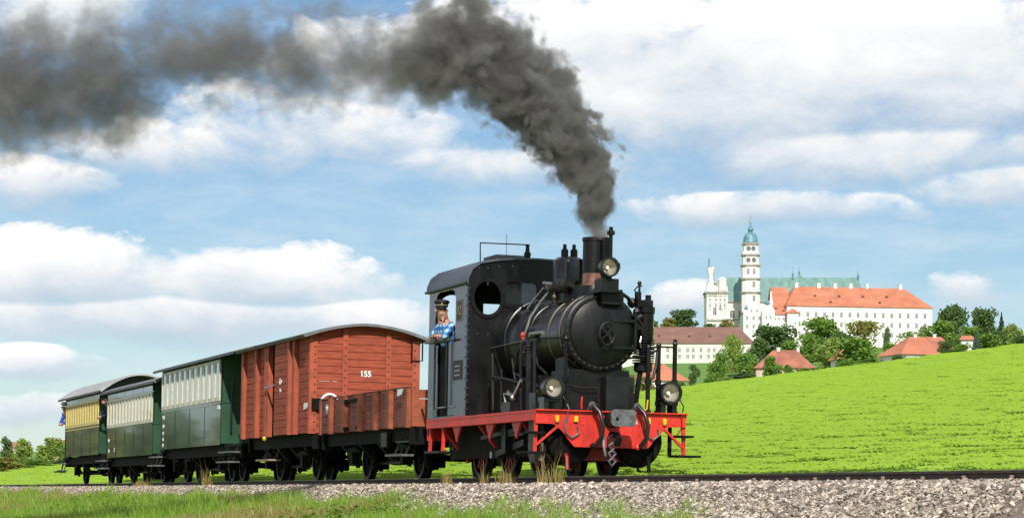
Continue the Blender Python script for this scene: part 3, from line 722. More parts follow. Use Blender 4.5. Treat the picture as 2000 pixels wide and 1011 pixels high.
for r, py in ((13.6, 486.5), (15.6, 509)):
    for dx in (-.36, .33):
        ring = circle(0, 0, .72, .9, 12); R_ = r * st
        f = part('round_window', MB().plate(circle(0, 0, .95, 1.15, 12), [ring], 'xz', -.12, .05), TRIM, o, smooth=False); f.location = (dx * R_, -R_, lvl(py))
        part('pane', MB().prism(ring, 'xz', -.06, .04), WPANE, f, smooth=False)
d = MB().lathe([(15.2 * st, 0), (14.6 * st, .5), (13.9 * st, 1.6), (13.2 * st, 2.2), (11.4 * st, 3.1), (8.0 * st, 3.7), (5.4 * st, 4.1)], (0, 0, lvl(474)), (0, 0, 1), 16); part('dome', d, DOMEC, o)
ln = MB().lathe([(5.2 * st, 0), (5.2 * st, .4)], (0, 0, lvl(460)), (0, 0, 1), 8)
for k in range(8): a = k * PI / 4 + PI / 8; ln.cyl((4.2 * st * math.cos(a), 4.2 * st * math.sin(a), lvl(459.5)), (4.2 * st * math.cos(a), 4.2 * st * math.sin(a), lvl(449)), .2, 6)
ln.cyl((0, 0, lvl(459)), (0, 0, lvl(449)), .35, 8)
part('lantern', ln, DOMEC, o)
part('spire', MB().lathe([(6.2 * st, 0), (5.2 * st, .6), (2.6 * st, 1.4), (1.6 * st, 2.2), (.9 * st, 3.0), (.5 * st, 3.3), (.35 * st, 6.4)], (0, 0, lvl(449)), (0, 0, 1), 10), DOMEC, o)
part('ball', MB().ball((0, 0, lvl(434)), .42, 10).beam((0, 0, lvl(434)), (0, 0, lvl(417)), .14, .14).beam((-.6, 0, lvl(423)), (.6, 0, lvl(423)), .14, .14), GOLD, o)
# ---- church
YC = 1030.0; sc2 = YC / F; P = W(1416, 655, YC); zz = lambda py: (655 - py) * sc2
o = empty('abbey_church', 'baroque abbey church with a curved pale front and a long green copper roof', 'church', (P.x, YC, P.z))
Ln = (1690 - 1416) * sc2; D = 17.0
part('wall', MB().box(0, Ln, 0, D, -8, zz(589.5)), STONEW, o, smooth=False)
part('cornice', MB().box(-.2, Ln + .3, -.7, D + .7, zz(589.5), zz(586)), TRIM, o, smooth=False)
part('roof', hip_roof(Ln, D, zz(586) + .02, zz(542.5) + .9, 0.5, 2.2, .7), VERDI, o, smooth=False)
xp = (1565 - 1416) * sc2; hwid = 7.5
part('transept', MB().box(xp - hwid, xp + hwid, -4.5, 0.5, -8, zz(580)), STONEW, o, smooth=False)
tr = MB(); zt = zz(537.7) + .9; ze_ = zz(580)
tr.add([(xp - hwid - 3, -5.2, ze_), (xp + hwid + 3, -5.2, ze_), (xp, D / 2, zt), (xp + hwid + 3, D / 2 + 1, ze_), (xp - hwid - 3, D / 2 + 1, ze_), (xp, D / 2 - 2.6, zt)], [(0, 1, 5), (1, 3, 2, 5), (0, 5, 2, 4), (4, 2, 3), (0, 4, 3, 1)])
part('transept_roof', tr, VERDI, o, smooth=False)
for px, z0, z1 in ((1552.5, 543, 519), (1565, 539, 519), (1681, 546, 527)):
    x = (px - 1416) * sc2; part('roof_spire', MB().lathe([(.42, 0), (.36, 1.2), (.5, 1.8), (.12, 2.8), (.05, (z0 - z1) * sc2)], (x, D / 2 - 1, zz(z0) + .2), (0, 0, 1), 8), DOMEC, o)
window(o, (1430 - 1416) * sc2, zz(620), 1.7, 3.0, 0.0, 0, True)
window(o, (1446 - 1416) * sc2, zz(620), 1.4, 2.8, 0.0, 0, True)
part('side_cornice', MB().box(.2, (1447 - 1416) * sc2, -.45, -.02, zz(625), zz(622.5)), TRIM, o, smooth=False)
# the curved front block
xf0, xf1 = (1379 - 1416) * sc2, (1421 - 1416) * sc2; w_ = xf1 - xf0
X_ = lambda px: (px - 1416) * sc2
part('front_block', MB().box(xf0, xf1, -2.2, D * .6, -8, zz(571)), STONEW, o, smooth=False)
part('front_cornice', MB().box(xf0 - .6, xf1 + .4, -2.9, D * .6, zz(573), zz(569.5)).box(xf0 - .3, xf1 + .2, -2.55, D * .6, zz(578.5), zz(577)), TRIM, o, smooth=False)
for py_ in (592, 603): part('string_course', MB().box(xf0 - .15, xf1 + .15, -2.42, -2.19, zz(py_ + 1), zz(py_)), TRIM, o, smooth=False)
for px in (1386, 1397.5, 1406, 1414.5):
    for py_ in (588, 600): window(o, X_(px), zz(py_), .55, 1.1, -2.2)
for px in (1383, 1390, 1399.5, 1411, 1419): part('front_statue', MB().lathe([(.30, 0), (.34, .3), (.2, .9), (.28, 1.5), (.1, 1.9), (.16, 2.1), (.04, 2.3)], (X_(px), -2.4, zz(569.4)), (0, 0, 1), 8), STONEW, o)
part('base_cornice', MB().box(xf0 - .5, xf1 + .3, -2.7, -2.18, zz(627), zz(624)), TRIM, o, smooth=False)
ring = [(X_(1380), zz(569.5)), (X_(1402), zz(569.5)), (X_(1401), zz(561)), (X_(1397), zz(556)), (X_(1394), zz(548)), (X_(1392), zz(536)), (X_(1394), zz(528)), (X_(1395.5), zz(524)), (X_(1391), zz(520)), (X_(1382), zz(522)), (X_(1382), zz(530)), (X_(1384), zz(540)), (X_(1384), zz(549)), (X_(1380), zz(553))]
part('curved_gable', MB().prism(ring, 'xz', -2.0, .6), STONEW, o, smooth=False)
part('gable_trim', MB().tube([(a, -2.0, b) for a, b in ring[2:8]], .28, 6).tube([(a, -2.0, b) for a, b in ring[8:14]], .24, 6).ball((X_(1396), -2, zz(553)), .8, 8), TRIM, o)
part('gable_statue', MB().lathe([(.5, 0), (.6, .4), (.3, 1.0), (.42, 2.0), (.36, 2.6), (.18, 2.9), (.26, 3.3), (.08, 3.7)], (X_(1384.5), -.7, zz(521)), (0, 0, 1), 8), DOMEC, o)
tw = MB().lathe([(1.75, 0), (1.75, zz(548) - zz(569)), (1.95, zz(547.5) - zz(569)), (1.55, zz(544) - zz(569)), (.5, zz(541.5) - zz(569))], (X_(1410.5), -1.3, zz(569)), (0, 0, 1), 12); part('front_turret', tw, STONEW, o)
for px in (1381.5, 1390, 1401.5, 1411, 1418): part('pilaster', MB().box(X_(px) - .38, X_(px) + .38, -2.5, -2.21, zz(623), zz(578.6)), STONEW, o, smooth=False)
window(o, X_(1394.5), zz(615), 1.5, 3.0, -2.2, 0, True); window(o, X_(1406), zz(606), .9, 1.8, -2.2)
# ---- long brown roofed building
YB = 805.0; sb = YB / F; pa = W(1215, 661, YB); pb_ = W(1472, 674, YB * 1.0)
o = None
Lb = pb_.x - pa.x; hb = 40 * sb
wins = [(Lb * (px - 1215) / 257, hb - r, .75, 1.15) for px in (1276, 1288, 1304, 1316, 1327, 1343, 1354, 1369, 1384, 1395, 1409, 1450, 1463) for r in (2.6, 4.6)]
zb = (HY - 674) / F * YB - hb + .6
house('long_farm_building', 'long low cream building under a plain brown tiled roof', 'farm building', (pa.x, YB, zb), 0.0, Lb, 13, hb, 5.6, 3, 4.2, CREAMW, TILEBROWN,
      wins, [(Lb * .24, .8)], [(Lb * .285, .42, 1.0), (Lb * .515, .40, 1.0), (Lb * .67, .40, 1.0)], base=4)
# ---- village houses
YA = 440.0; sa = YA / F; P = W(1299, 743, YA)
house('red_roof_cottage', 'small cottage with a bright red hipped roof behind the engine front', 'house', (P.x - 2.2, YA, P.z - 1.3), 0.16, 46 * sa + 2, 7, 1.3, 3.1, 2.6, 3.3, PLASTER, TILE, [(4.6, .2, .5, .7), (5.6, .2, .5, .7)], base=4)
P = W(1262, 742, YA + 12)
house('pinkish_roof_cottage', 'cottage with a faded pinkish tile roof half hidden behind the engine front', 'house', (P.x - 1, YA + 12, P.z - 1.3), 0.1, 4.2, 7, 1.5, 3.2, 1.4, 1.6, PLASTER, TILEOLD, base=4)
YB2 = 430.0; s1 = YB2 / F; P = W(1484, 721, YB2)
house('pink_house', 'pink walled house with an old reddish brown hipped roof and two chimneys', 'house', (P.x - .6, YB2, P.z - 2.2), -.06, 109 * s1, 8.5, 2.4, 3.25, 3.0, 2.4, PINKW, TILEOLD, [(1.2, .5, .6, 1.0), (6.0, 1.2, .6, .8)], [(3.9, .55), (7.2, .45)], base=4)
YC2 = 440.0; s1 = YC2 / F; P = W(1762, 692, YC2)
house('orange_roof_house', 'white walled house with a bright orange hipped roof on the field crest', 'house', (P.x, YC2, P.z - .9), .30, 78 * s1, 9, .95, 3.35, 3.6, .5, PLASTER, TILE, [(1.2, .1, .5, .55), (2.4, .1, .5, .55), (4.0, .1, .5, .55)], [(4.6, .5)], base=4)
P = W(1815, 690, YC2 + 10)
house('brown_roof_annex', 'brown roofed annex behind the bright orange roofed house', 'house', (P.x, YC2 + 10, P.z - 1.0), .1, 4.6, 8, 1.2, 3.0, .3, 1.4, PLASTER, TILEOLD, (), [(2.0, .5)], base=4)
P = W(1637, 705, 455)
house('hidden_orange_house', 'house with an orange roof mostly hidden behind the sparse yellowish tree', 'house', (P.x, 455, P.z - .6), 0.1, 3.8, 6, .9, 2.8, 1.6, .8, PLASTER, TILE, base=4)
P = W(1878, 664, 520)
house('white_cottage', 'tiny white cottage with a red roof between dark trees at the right', 'house', (P.x, 520, P.z - .9), -.1, 2.4, 4, .95, 1.0, .2, .2, PLASTER, TILE, [(1.1, .1, .4, .6)], base=4)
for px, py, wd, lab in ((22, 874, 2.6, 'far red roofed house behind the dark tree at the left edge'), (92, 870, 5.2, 'far dull red roof on the wooded skyline left of the train'), (112, 872, 3.0, 'far small grey walled house on the skyline close to the last coach')):
    P = W(px, py, 700); house('distant_house', lab, 'house', (P.x, 700, P.z - 1.5), .1, wd, 5, 1.6, 1.6, .2, .2, PINKW if px < 100 else CREAMW, TILEOLD, base=3)
# ================================================================== trees, bushes
T = [
    ('tree', 1336, 607, 650, 62, 850, 'round', 'dark', 'dark round tree rising behind the brown roof'),
    ('tree', 1306, 622, 650, 36, 845, 'round', 'yellow', 'yellowish tree peeping over the brown roof left of a dark tree'),
    ('tree', 1276, 626, 650, 22, 850, 'round', 'mid', 'small green tree over the left end of the brown roof'),
    ('tree', 1417, 625, 655, 42, 900, 'round', 'yellow', 'yellow green tree standing before the curved church front'),
    ('tree', 1387, 632, 655, 26, 900, 'bush', 'dark', 'small dark tree at the foot of the church front'),
    ('birch_tree', 1432, 656, 742, 38, 640, 'tall', 'light', 'pale slender birch in front of the brown roofed building'),
    ('tree', 1458, 690, 748, 52, 600, 'round', 'mid', 'green tree right of the pale birch'),
    ('tree', 1404, 690, 752, 44, 560, 'round', 'mid', 'green tree left of the pale birch'),
    ('tree', 1512, 641, 725, 104, 760, 'round', 'dark', 'broad dark tree under the gabled house'),
    ('spruce_tree', 1486, 690, 735, 18, 520, 'cone', 'blue', 'bluish spruce beside the pink house'),
    ('tree', 1605, 625, 700, 78, 780, 'round', 'mid', 'tall bright green tree before the convent wing'),
    ('tree', 1578, 660, 712, 60, 700, 'round', 'mid', 'green tree behind the pink house chimneys'),
    ('tree', 1622, 664, 738, 62, 560, 'round', 'light', 'light green tree right of the pink house'),
    ('tree', 1688, 629, 712, 92, 620, 'sparse', 'yellow', 'large sparse yellowish tree before the convent wing'),
    ('tree', 1672, 660, 726, 92, 410, 'round', 'mid', 'thin branched dark tree at the crest beside the hidden orange house'),
    ('poplar_tree', 1731, 642, 712, 18, 600, 'tall', 'dark', 'narrow dark tree right of the sparse yellowish tree'),
    ('tree', 1772, 648, 712, 66, 620, 'sparse', 'mid', 'loose green tree behind the orange roofed house'),
    ('tree', 1742, 672, 718, 44, 520, 'round', 'mid', 'green tree at the left corner of the orange roofed house'),
    ('tree', 1802, 636, 690, 26, 700, 'sparse', 'dark', 'thin dark tree at the right end of the convent wing'),
    ('tree', 1836, 630, 694, 66, 640, 'round', 'mid', 'fresh green tree right of the convent wing'),
    ('tree', 1866, 597, 690, 66, 700, 'round', 'dark', 'tallest dark tree right of the abbey'),
    ('tree', 1842, 606, 650, 22, 720, 'tall', 'conifer', 'dark pointed tree at the left flank of the tallest dark tree'),
    ('tree', 1920, 607, 688, 60, 680, 'round', 'dark', 'dark tree between the tallest tree and the spruce'),
    ('spruce_tree', 1956, 612, 665, 19, 650, 'cone', 'conifer', 'dark spruce standing alone against the sky'),
    ('spruce_tree', 1906, 648, 688, 17, 470, 'cone', 'blue', 'blue spruce on the crest beside the tiny cottage'),
    ('tree', 1934, 652, 690, 58, 500, 'round', 'mid', 'green bushy tree on the crest right of the blue spruce'),
    ('tree', 1976, 636, 684, 44, 560, 'round', 'light', 'pale green tree near the right edge'),
    ('bush', 1996, 655, 682, 34, 480, 'bush', 'dark', 'dark bush at the right edge of the crest'),
    ('bush', 1262, 736, 786, 54, 320, 'round', 'yellow', 'yellow green shrub beside the engine front'),
    ('tree', 1356, 714, 752, 24, 520, 'round', 'dark', 'small dark tree on the meadow below the long building'),
    ('bush', 1392, 732, 760, 46, 400, 'bush', 'mid', 'green bush on the crest below the pale birch'),
    ('bush', 1450, 728, 752, 66, 380, 'bush', 'dark', 'dark hedge like bush on the crest left of the pink house'),
    ('bush', 1508, 697, 742, 40, 340, 'round', 'mid', 'rounded green bush before the pink house'),
    ('bush', 1538, 712, 742, 30, 345, 'bush', 'mid', 'low bush before the pink house wall'),
    ('bush', 1846, 668, 700, 34, 350, 'round', 'dark', 'dark bush in front of the orange roofed house'),
    ('bush', 1878, 672, 698, 48, 360, 'bush', 'mid', 'low green bush right of the orange roofed house'),
    ('bush', 1602, 716, 742, 34, 380, 'bush', 'mid', 'low bush on the crest right of the pink house'),
    ('bush', 1700, 700, 724, 60, 400, 'bush', 'mid', 'wide bush at the foot of the sparse yellowish tree'),
    ('bush', 1330, 745, 768, 30, 330, 'bush', 'mid', 'low bush before the red roofed cottage'),
    ('tree', 1215, 722, 790, 50, 500, 'round', 'dark', 'dark tree glimpsed under the smokebox'),
    ('tree', 1642, 650, 712, 56, 690, 'round', 'dark', 'dark green tree left of the sparse yellowish tree'),
    ('tree', 1545, 668, 716, 60, 720, 'round', 'mid', 'green tree behind the ridge of the pink house'),
    ('tree', 1480, 660, 722, 44, 740, 'round', 'dark', 'dark tree at the right end of the brown roofed building'),
    ('tree', 1790, 660, 706, 54, 590, 'round', 'mid', 'green tree behind the ridge of the orange roofed house'),
    ('tree', 1890, 640, 688, 54, 610, 'round', 'mid', 'green tree behind the tiny white cottage'),
    ('tree', 1950, 648, 684, 40, 520, 'round', 'dark', 'dark green tree below the lone spruce'),
    ('bush', 1660, 700, 730, 44, 380, 'bush', 'mid', 'low bush before the hidden orange house'),
    ('bush', 1570, 718, 744, 40, 380, 'bush', 'light', 'pale low bush at the pink house right corner'),
    ('bush', 1756, 694, 714, 30, 390, 'bush', 'dark', 'dark low bush at the left wall of the orange roofed house'),
    ('bush', 1426, 738, 762, 50, 370, 'bush', 'light', 'pale low bush on the crest under the birch'),
    ('tree', 10, 856, 916, 34, 260, 'tall', 'dark', 'dark grey green tree at the left edge'),
    ('tree', 46, 859, 914, 40, 250, 'round', 'light', 'light green tree second from the left edge'),
    ('tree', 97, 855, 912, 62, 255, 'round', 'light', 'large light green tree left of the last coach'),
    ('tree', 128, 866, 912, 30, 270, 'round', 'mid', 'green tree touching the end of the last coach'),
    ('hedge_bush', 20, 893, 922, 66, 235, 'bush', 'yellow', 'brownish hedge bush at the far left field edge'),
    ('hedge_bush', 72, 896, 918, 66, 240, 'bush', 'mid', 'green hedge bush in front of the large light green tree'),
    ('hedge_bush', 118, 896, 916, 50, 245, 'bush', 'dark', 'dark hedge bush beside the last coach'),
]
for nm, px, pt, pb2, pw, Y, kd, lf, lab in T:
    tree(nm, px, pt, pb2, pw, Y, kd, lf, lab, 'trees by the far left field edge' if px < 200 else 'trees and bushes of the village below the abbey', 'bush' if 'bush' in nm else 'tree')

for i, (X, Y, hh, ww) in enumerate([(-48, 127, 7, 7), (-50, 134, 8.5, 7), (-49, 140, 7.5, 7), (-51, 146, 6.4, 7.5), (-50, 152, 8, 7), (-52, 158, 6.5, 7), (-53, 165, 8, 7.5)]):  # unseen trees added for the glossy coach sides to reflect
    px = CX + F * X / Y; zg = plane_z(X, Y) - .3
    o = tree('tree', px, 0, 100, 100, Y, 'round', ('mid', 'yellow', 'dark')[i % 3], ['low young dark green tree first in the added unseen row', 'taller yellowing tree second in the added unseen row', 'low dark tree third in the added unseen row', 'smallest tree in the middle of the added unseen row', 'yellowing tree fifth in the added unseen row', 'low dark tree sixth in the added unseen row', 'tall green tree last in the added unseen row'][i], 'unseen row of trees added for the coach side reflections')
    o.location = (X, Y, zg); c = [k for k in o.children if k.name.startswith('crown')][0]; c.location = (0, 0, .3); c.scale = (ww, ww, hh)
    t = [k for k in o.children if k.name.startswith('trunk')][0]; bpy.data.objects.remove(t)
    part('trunk', MB().tube([(0, 0, -1), (0, 0, hh * .3), (0, 0, hh * .6)], [.3, .22, .08], 7), BARK, o)
# ================================================================== the train
def vehicle(name, label, cat, x):
    global XO
    XO = Vector((x, 0, 0)); return empty(name, label, cat, OV + R3 @ XO, TRAIN_ROT)
WM = {}
def wheel_mesh(r, kind):
    if (r, kind) not in WM:
        ty = MB().lathe([(r * .82, -.055), (r + .025, -.055), (r + .025, -.03), (r, -.02), (r - .008, .055), (r * .84, .055), (r * .82, .03)], (0, 0, 0), (0, -1, 0), 32, False)
        d = MB()
        if kind == 'disc': d.lathe([(.05, .06), (.10, .055), (.12, .02), (r * .6, -.01), (r * .84, .02), (r * .84, -.03), (r * .5, -.04), (.05, -.06)], (0, 0, 0), (0, -1, 0), 24)
        else:
            d.lathe([(.11, -.07), (.12, .07), (.06, .09)], (0, 0, 0), (0, -1, 0), 16)
            for k in range(11):
                a = 2 * PI * k / 11; d.beam((.09 * math.cos(a), 0, .09 * math.sin(a)), (r * .84 * math.cos(a), 0, r * .84 * math.sin(a)), .05, .045)
            d.prism([(.84 * r * math.cos(a), .84 * r * math.sin(a)) for a in np.linspace(.5, 2.6, 9)] + [(.6 * r * math.cos(2.6), .6 * r * math.sin(2.6)), (.6 * r * math.cos(.5), .6 * r * math.sin(.5))], 'xz', -.04, .03)
        a, b = ty.mesh('wheel'), d.mesh('wheel_disc'); a.materials.append(IRON); b.materials.append(REDOX if kind == 'spoke' else GRIME); WM[(r, kind)] = (a, b)
    return WM[(r, kind)]
def wheels(root, axles, r, kind='disc', y=.53):
    a, b = wheel_mesh(r, kind)
    for x in axles:
        for sg in (-1, 1):
            w = inst('wheel', a, root, loc=(x - XO.x, sg * y, r), rot=(0, 0, 0 if sg < 0 else PI)); inst('wheel_disc' if kind == 'disc' else 'spokes', b, w)
        part('axle', MB().cyl((x, -y, r), (x, y, r), .06, 12), GRIME, root)
def arc_roof(x0, x1, prof, th, mat_, root, name='roof'):
    """prof: (y, z) of the outer skin from near eave to far eave"""
    N = len(prof); inner = [(y * (1 - th / 1.3), z - th) for y, z in prof]
    m = MB().prism(list(prof) + inner[::-1], 'yz', x0, x1); return part(name, m, mat_, root)
def flat_arc(ze, zc, half, n=12, ex=2.0): return [(half * t, zc - (zc - ze) * abs(t) ** ex) for t in np.linspace(-1, 1, n + 1)]
LAMP = {}
def headlight(root, c, r, dirx=1.0, tilt=0.0):
    """lamp pointing forward, c: centre of the glass"""
    c = Vector(c)
    h = MB().lathe([(r * .35, -r * 1.9), (r * .75, -r * 1.6), (r * .98, -r * 1.0), (r * 1.0, -r * .5), (r * 1.0, .02), (r * 1.07, .025), (r * 1.07, .055), (r * .88, .055), (r * .86, -.01)], c, (1, 0, tilt), 28, False)
    h.lathe([(r * .05, -r * 1.98), (r * .36, -r * 1.9)], c, (1, 0, tilt), 28)
    o = part('headlight', h, BLACKG, root)
    part('reflector', MB().lathe([(r * .86, -.005), (r * .80, -r * .35), (r * .6, -r * .7), (r * .3, -r * .92), (r * .02, -r)], c, (1, 0, tilt), 24, False), LENS, o)
    part('bulb', MB().ball(c + Vector((-r * .55, 0, 0)), r * .20, 10), BULB, o)
    return o
# ------------------------------------------------------------------ locomotive
SANDB = mat('oily_brown_iron', (0.085, 0.072, 0.045), 0.6, vary=0.3, scale=8)
loco = vehicle('steam_locomotive', 'black steam locomotive with a red front beam pulling the train', 'locomotive', -2.8)
# -- running plate and red frame
part('running_plate', MB().box(-5.65, 0.0, -1.15, 1.15, .905, .94), RED, loco, smooth=False)
for sg in (-1, 1):
    b = MB().box(-5.65, -.02, sg * 1.145, sg * 1.085, .80, .904).box(-5.65, -.02, sg * 1.15, sg * 1.03, .79, .803)
    b.v = b.v; part('side_valance', b, RED, loco, smooth=False)
beam_ring = [(-1.14, .925), (-1.14, .745), (-.90, .742), (-.86, .735), (-.74, .64), (-.64, .52), (-.57, .44), (-.54, .425), (.54, .425), (.57, .44), (.64, .52), (.74, .64), (.86, .735), (.90, .742), (1.14, .745), (1.14, .925)]
beam = part('buffer_beam', MB().prism(beam_ring, 'yz', -.012, .012), RED, loco, smooth=False)
part('beam_angle', MB().box(-.01, .075, -1.15, 1.15, .928, .945).box(-.01, .014, -1.15, 1.15, .885, .9275), RED, beam, smooth=False)
part('lower_beam', MB().prism([(-.56, .424), (-.50, .24), (.50, .24), (.56, .424)], 'yz', -.40, -.38), REDOX, loco, smooth=False)
part('seam_strip', MB().box(.0125, .022, -.475, -.455, .44, .87), RED, beam, smooth=False)
rv = MB().ball((0, 0, 0), .015, 6).mesh('rivet'); rv.materials.append(RED)
for y, z in [(-.435, .85), (-.435, .74), (-.435, .62), (-.435, .48), (-.30, .46), (-.18, .46), (.20, .46), (.32, .46), (.44, .47), (.42, .62), (.42, .74), (-.70, .80), (-.82, .80), (.72, .80), (.84, .80)]:
    inst('rivet', rv, beam, loc=(.013 + 2.8 - 2.8, 0, 0)).location = Vector((.014, y, z)) - XO
for y in (-.83, -.55, .55, .80): part('tap_handle' if abs(y) > .7 else 'chain_bracket', MB().box(.014, .06, y - .028, y + .028, .78, .86) if abs(y) < .6 else MB().lathe([(.02, 0), (.034, .02), (.034, .085), (.015, .10)], (.04, y, .765), (0, 0, 1), 10), YELLOW, beam)
# side steps with their red hangers
for sg in (-1, 1):
    part('step_hanger', MB().beam((-.04, sg * 1.12, .78), (-.04, sg * 1.13, .33), .05, .035), RED, loco, smooth=False)
    part('step_brace', MB().beam((.0, sg * .80, .72), (-.03, sg * 1.12, .44), .035, .035), RED, loco, smooth=False)
    part('step_board', MB().box(-.25, .12, sg * 1.0 - .02, sg * 1.34, .315, .345), GRIME, loco, smooth=False)
    part('step_bracket', MB().box(-.30, -.26, sg * .98, sg * 1.03, .33, .80).box(-.30, .05, sg * 1.0, sg * 1.25, .60, .63), GRIME, loco, smooth=False)
    part('step_hanger', MB().beam((-5.5, sg * 1.10, .80), (-5.5, sg * 1.12, .42), .05, .04), RED, loco, smooth=False)
    part('step_hanger', MB().beam((-4.75, sg * 1.10, .80), (-4.75, sg * 1.12, .42), .05, .04), RED, loco, smooth=False)
    part('step_board', MB().box(-5.55, -4.7, sg * 1.0, sg * 1.20, .39, .42), IRON, loco, smooth=False)
for x in (-5.0, -3.0, -.9):
    g2 = MB().prism([(-1.08, .79), (-1.02, .79), (-.75, .45), (-.80, .45)], 'yz', x - .02, x + .02); part('bracket', g2, RED, loco, smooth=False)
for x in (-4.1, -2.35, -1.05): part('gusset', MB().prism([(x - .22, .79), (x + .22, .79), (x, .55)], 'xz', -1.09, -1.06), RED, loco, smooth=False)
part('main_frame', MB().box(-5.5, -.1, -.74, -.70, .30, .90).box(-5.5, -.1, .70, .74, .30, .90).box(-5.5, -.15, -.70, .70, .55, .88), GRIME, loco, smooth=False)
# -- wheels, rods, cylinders
wheels(loco, (-1.55, -3.0, -4.45), .43, 'spoke')
for sg in (-1, 1):
    c = (0, sg * .53, .53)
    cy_ = part('cylinder', MB().lathe([(.36, -1.15), (.36, -.36), (.34, -.34), (.34, -.24), (.26, -.18), (.12, -.14), (.05, -.11)], c, (1, 0, 0), 28), GRIME, loco)
    part('cylinder_cover', MB().lathe([(.38, -.40), (.38, -.36)], c, (1, 0, 0), 28), IRON, cy_)
    part('drain_cock', MB().tube([(-.3, sg * .53, .18), (-.3, sg * .53, .12), (-.2, sg * .53, .10)], .022, 8), IRON, cy_)
    part('connecting_rod', MB().beam((-1.15, sg * .92, .50), (-3.0, sg * .80, .34), .04, .09), IRON, loco, smooth=False)
    if sg < 0: part('sand_box', MB().prism([(-.62, .80), (-.34, .80), (-.34, .36), (-.30, .22), (-.52, .18), (-.62, .34)], 'xz', sg * 1.04, sg * .90), SANDB, loco, smooth=False)
    part('coupling_rod', MB().box(-4.5, -1.5, sg * .70, sg * .735, .30, .37), IRON, loco, smooth=False)
    part('valve_rod', MB().beam((-1.2, sg * .95, .70), (-3.3, sg * .92, .60), .03, .06), IRON, loco, smooth=False)
    part('crosshead_bar', MB().box(-2.1, -1.15, sg * .95, sg * .90, .60, .64).box(-2.1, -1.9, sg * .98, sg * .86, .36, .80), IRON, loco, smooth=False)
    part('crank', MB().cyl((-3.0, sg * .66, .34), (-3.0, sg * .86, .34), .06, 12), STEEL, loco)
    part('brake_hanger', MB().beam((-5.1, sg * .6, .75), (-5.05, sg * .6, .25), .06, .05), RED, loco, smooth=False)
    part('rail_guard', MB().tube([(-.35, sg * .62, .42), (-.12, sg * .62, .28), (-.08, sg * .62, .10)], .03, 8), GRIME if sg > 0 else REDOX, loco)
# -- boiler
ZB = 2.10
boiler = part('boiler', MB().lathe([(.545, -3.5), (.545, -.80)], (0, 0, ZB), (1, 0, 0), 56, False), BLACKG, loco)
part('firebox_casing', MB().lathe([(.55, -2.55), (.60, -2.60), (.635, -2.68), (.645, -3.51)], (0, 0, ZB - .02), (1, 0, 0), 56, False), BLACKG, loco)
for x, r, mt in ((-.74, .575, BRASS), (-1.30, .56, BRASS), (-2.2, .556, BLACKG), (-3.1, .66, BLACKG)):
    part('boiler_band', MB().lathe([(r - .02, -.03), (r, -.022), (r, .022), (r - .02, .03)], (x, 0, ZB), (1, 0, 0), 56, False), mt, boiler)
smoke = part('smokebox', MB().lathe([(.56, -.72), (.565, -.55), (.565, -.505), (.545, -.49), (.49, -.488)], (0, 0, ZB), (1, 0, 0), 56), BLACK, loco)
door = part('smokebox_door', MB().lathe([(.485, -.490), (.475, -.470), (.40, -.445), (.28, -.425), (.12, -.412), (.01, -.410)], (0, 0, ZB), (1, 0, 0), 48, False), BLACK, smoke)
rv2 = MB().ball((0, 0, 0), .019, 6).mesh('rivet'); rv2.materials.append(RIVETM)
for k in range(36):
    a = 2 * PI * k / 36; inst('rivet', rv2, smoke).location = Vector((-.487, .518 * math.cos(a), ZB + .518 * math.sin(a))) - XO
for k in range(24):
    a = 2 * PI * k / 24 + .1; inst('rivet', rv2, smoke).location = Vector((-.60, .565 * math.cos(a), ZB + .565 * math.sin(a))) - XO
part('door_hinge', MB().box(-.44, -.405, .12, .50, ZB + .155, ZB + .195).cyl((-.43, .50, ZB - .3), (-.43, .50, ZB + .3), .025, 8), BLACK, door, smooth=False)
part('door_hinge', MB().box(-.44, -.405, .12, .50, ZB - .235, ZB - .195), BLACK, door, smooth=False)
hw_ = part('hand_wheel', MB().tube([(-.30, .02 + .115 * math.cos(a), ZB - .03 + .16 * math.sin(a)) for a in np.linspace(0, 2 * PI, 20, endpoint=False)], .017, 8, True).beam((-.30, -.08, ZB - .13), (-.30, .12, ZB + .08), .02, .02).beam((-.30, .12, ZB - .12), (-.30, -.08, ZB + .07), .02, .02).cyl((-.42, .02, ZB - .03), (-.27, .02, ZB - .03), .035, 10).beam((-.27, .02, ZB + .01), (-.26, .06, ZB - .16), .02, .03), IRON, door)
# saddle and front apron
sd_ = MB()
ap = [(-.46, 1.56), (-.48, 1.40), (-.53, 1.25), (-.62, 1.1), (-.76, .945), (.76, .945), (.62, 1.1), (.53, 1.25), (.48, 1.40), (.46, 1.56)]
part('smokebox_saddle', sd_.prism(ap, 'yz', -1.35, -.56).box(-1.3, -.75, -.42, .42, 1.5, 1.8), BLACK, loco, smooth=False)
part('saddle_panel', MB().box(-.559, -.33, .03, .46, .95, 1.46), BLACKG, loco, smooth=False)
for y in (-.10, .42):
    ch = MB()
    for k in range(7): ch.tube([(-.28, y, .97 + .055 * k), (-.28, y + .018, .995 + .055 * k), (-.28, y, 1.02 + .055 * k), (-.28, y - .018, .995 + .055 * k)], .009, 6, True)
    part('chain', ch, IRON, loco)
part('apron_rail', MB().tube([(-.50, -.44, 1.31), (-.46, -.30, 1.29), (-.46, -.04, 1.30)], .010, 6), IRON, loco)
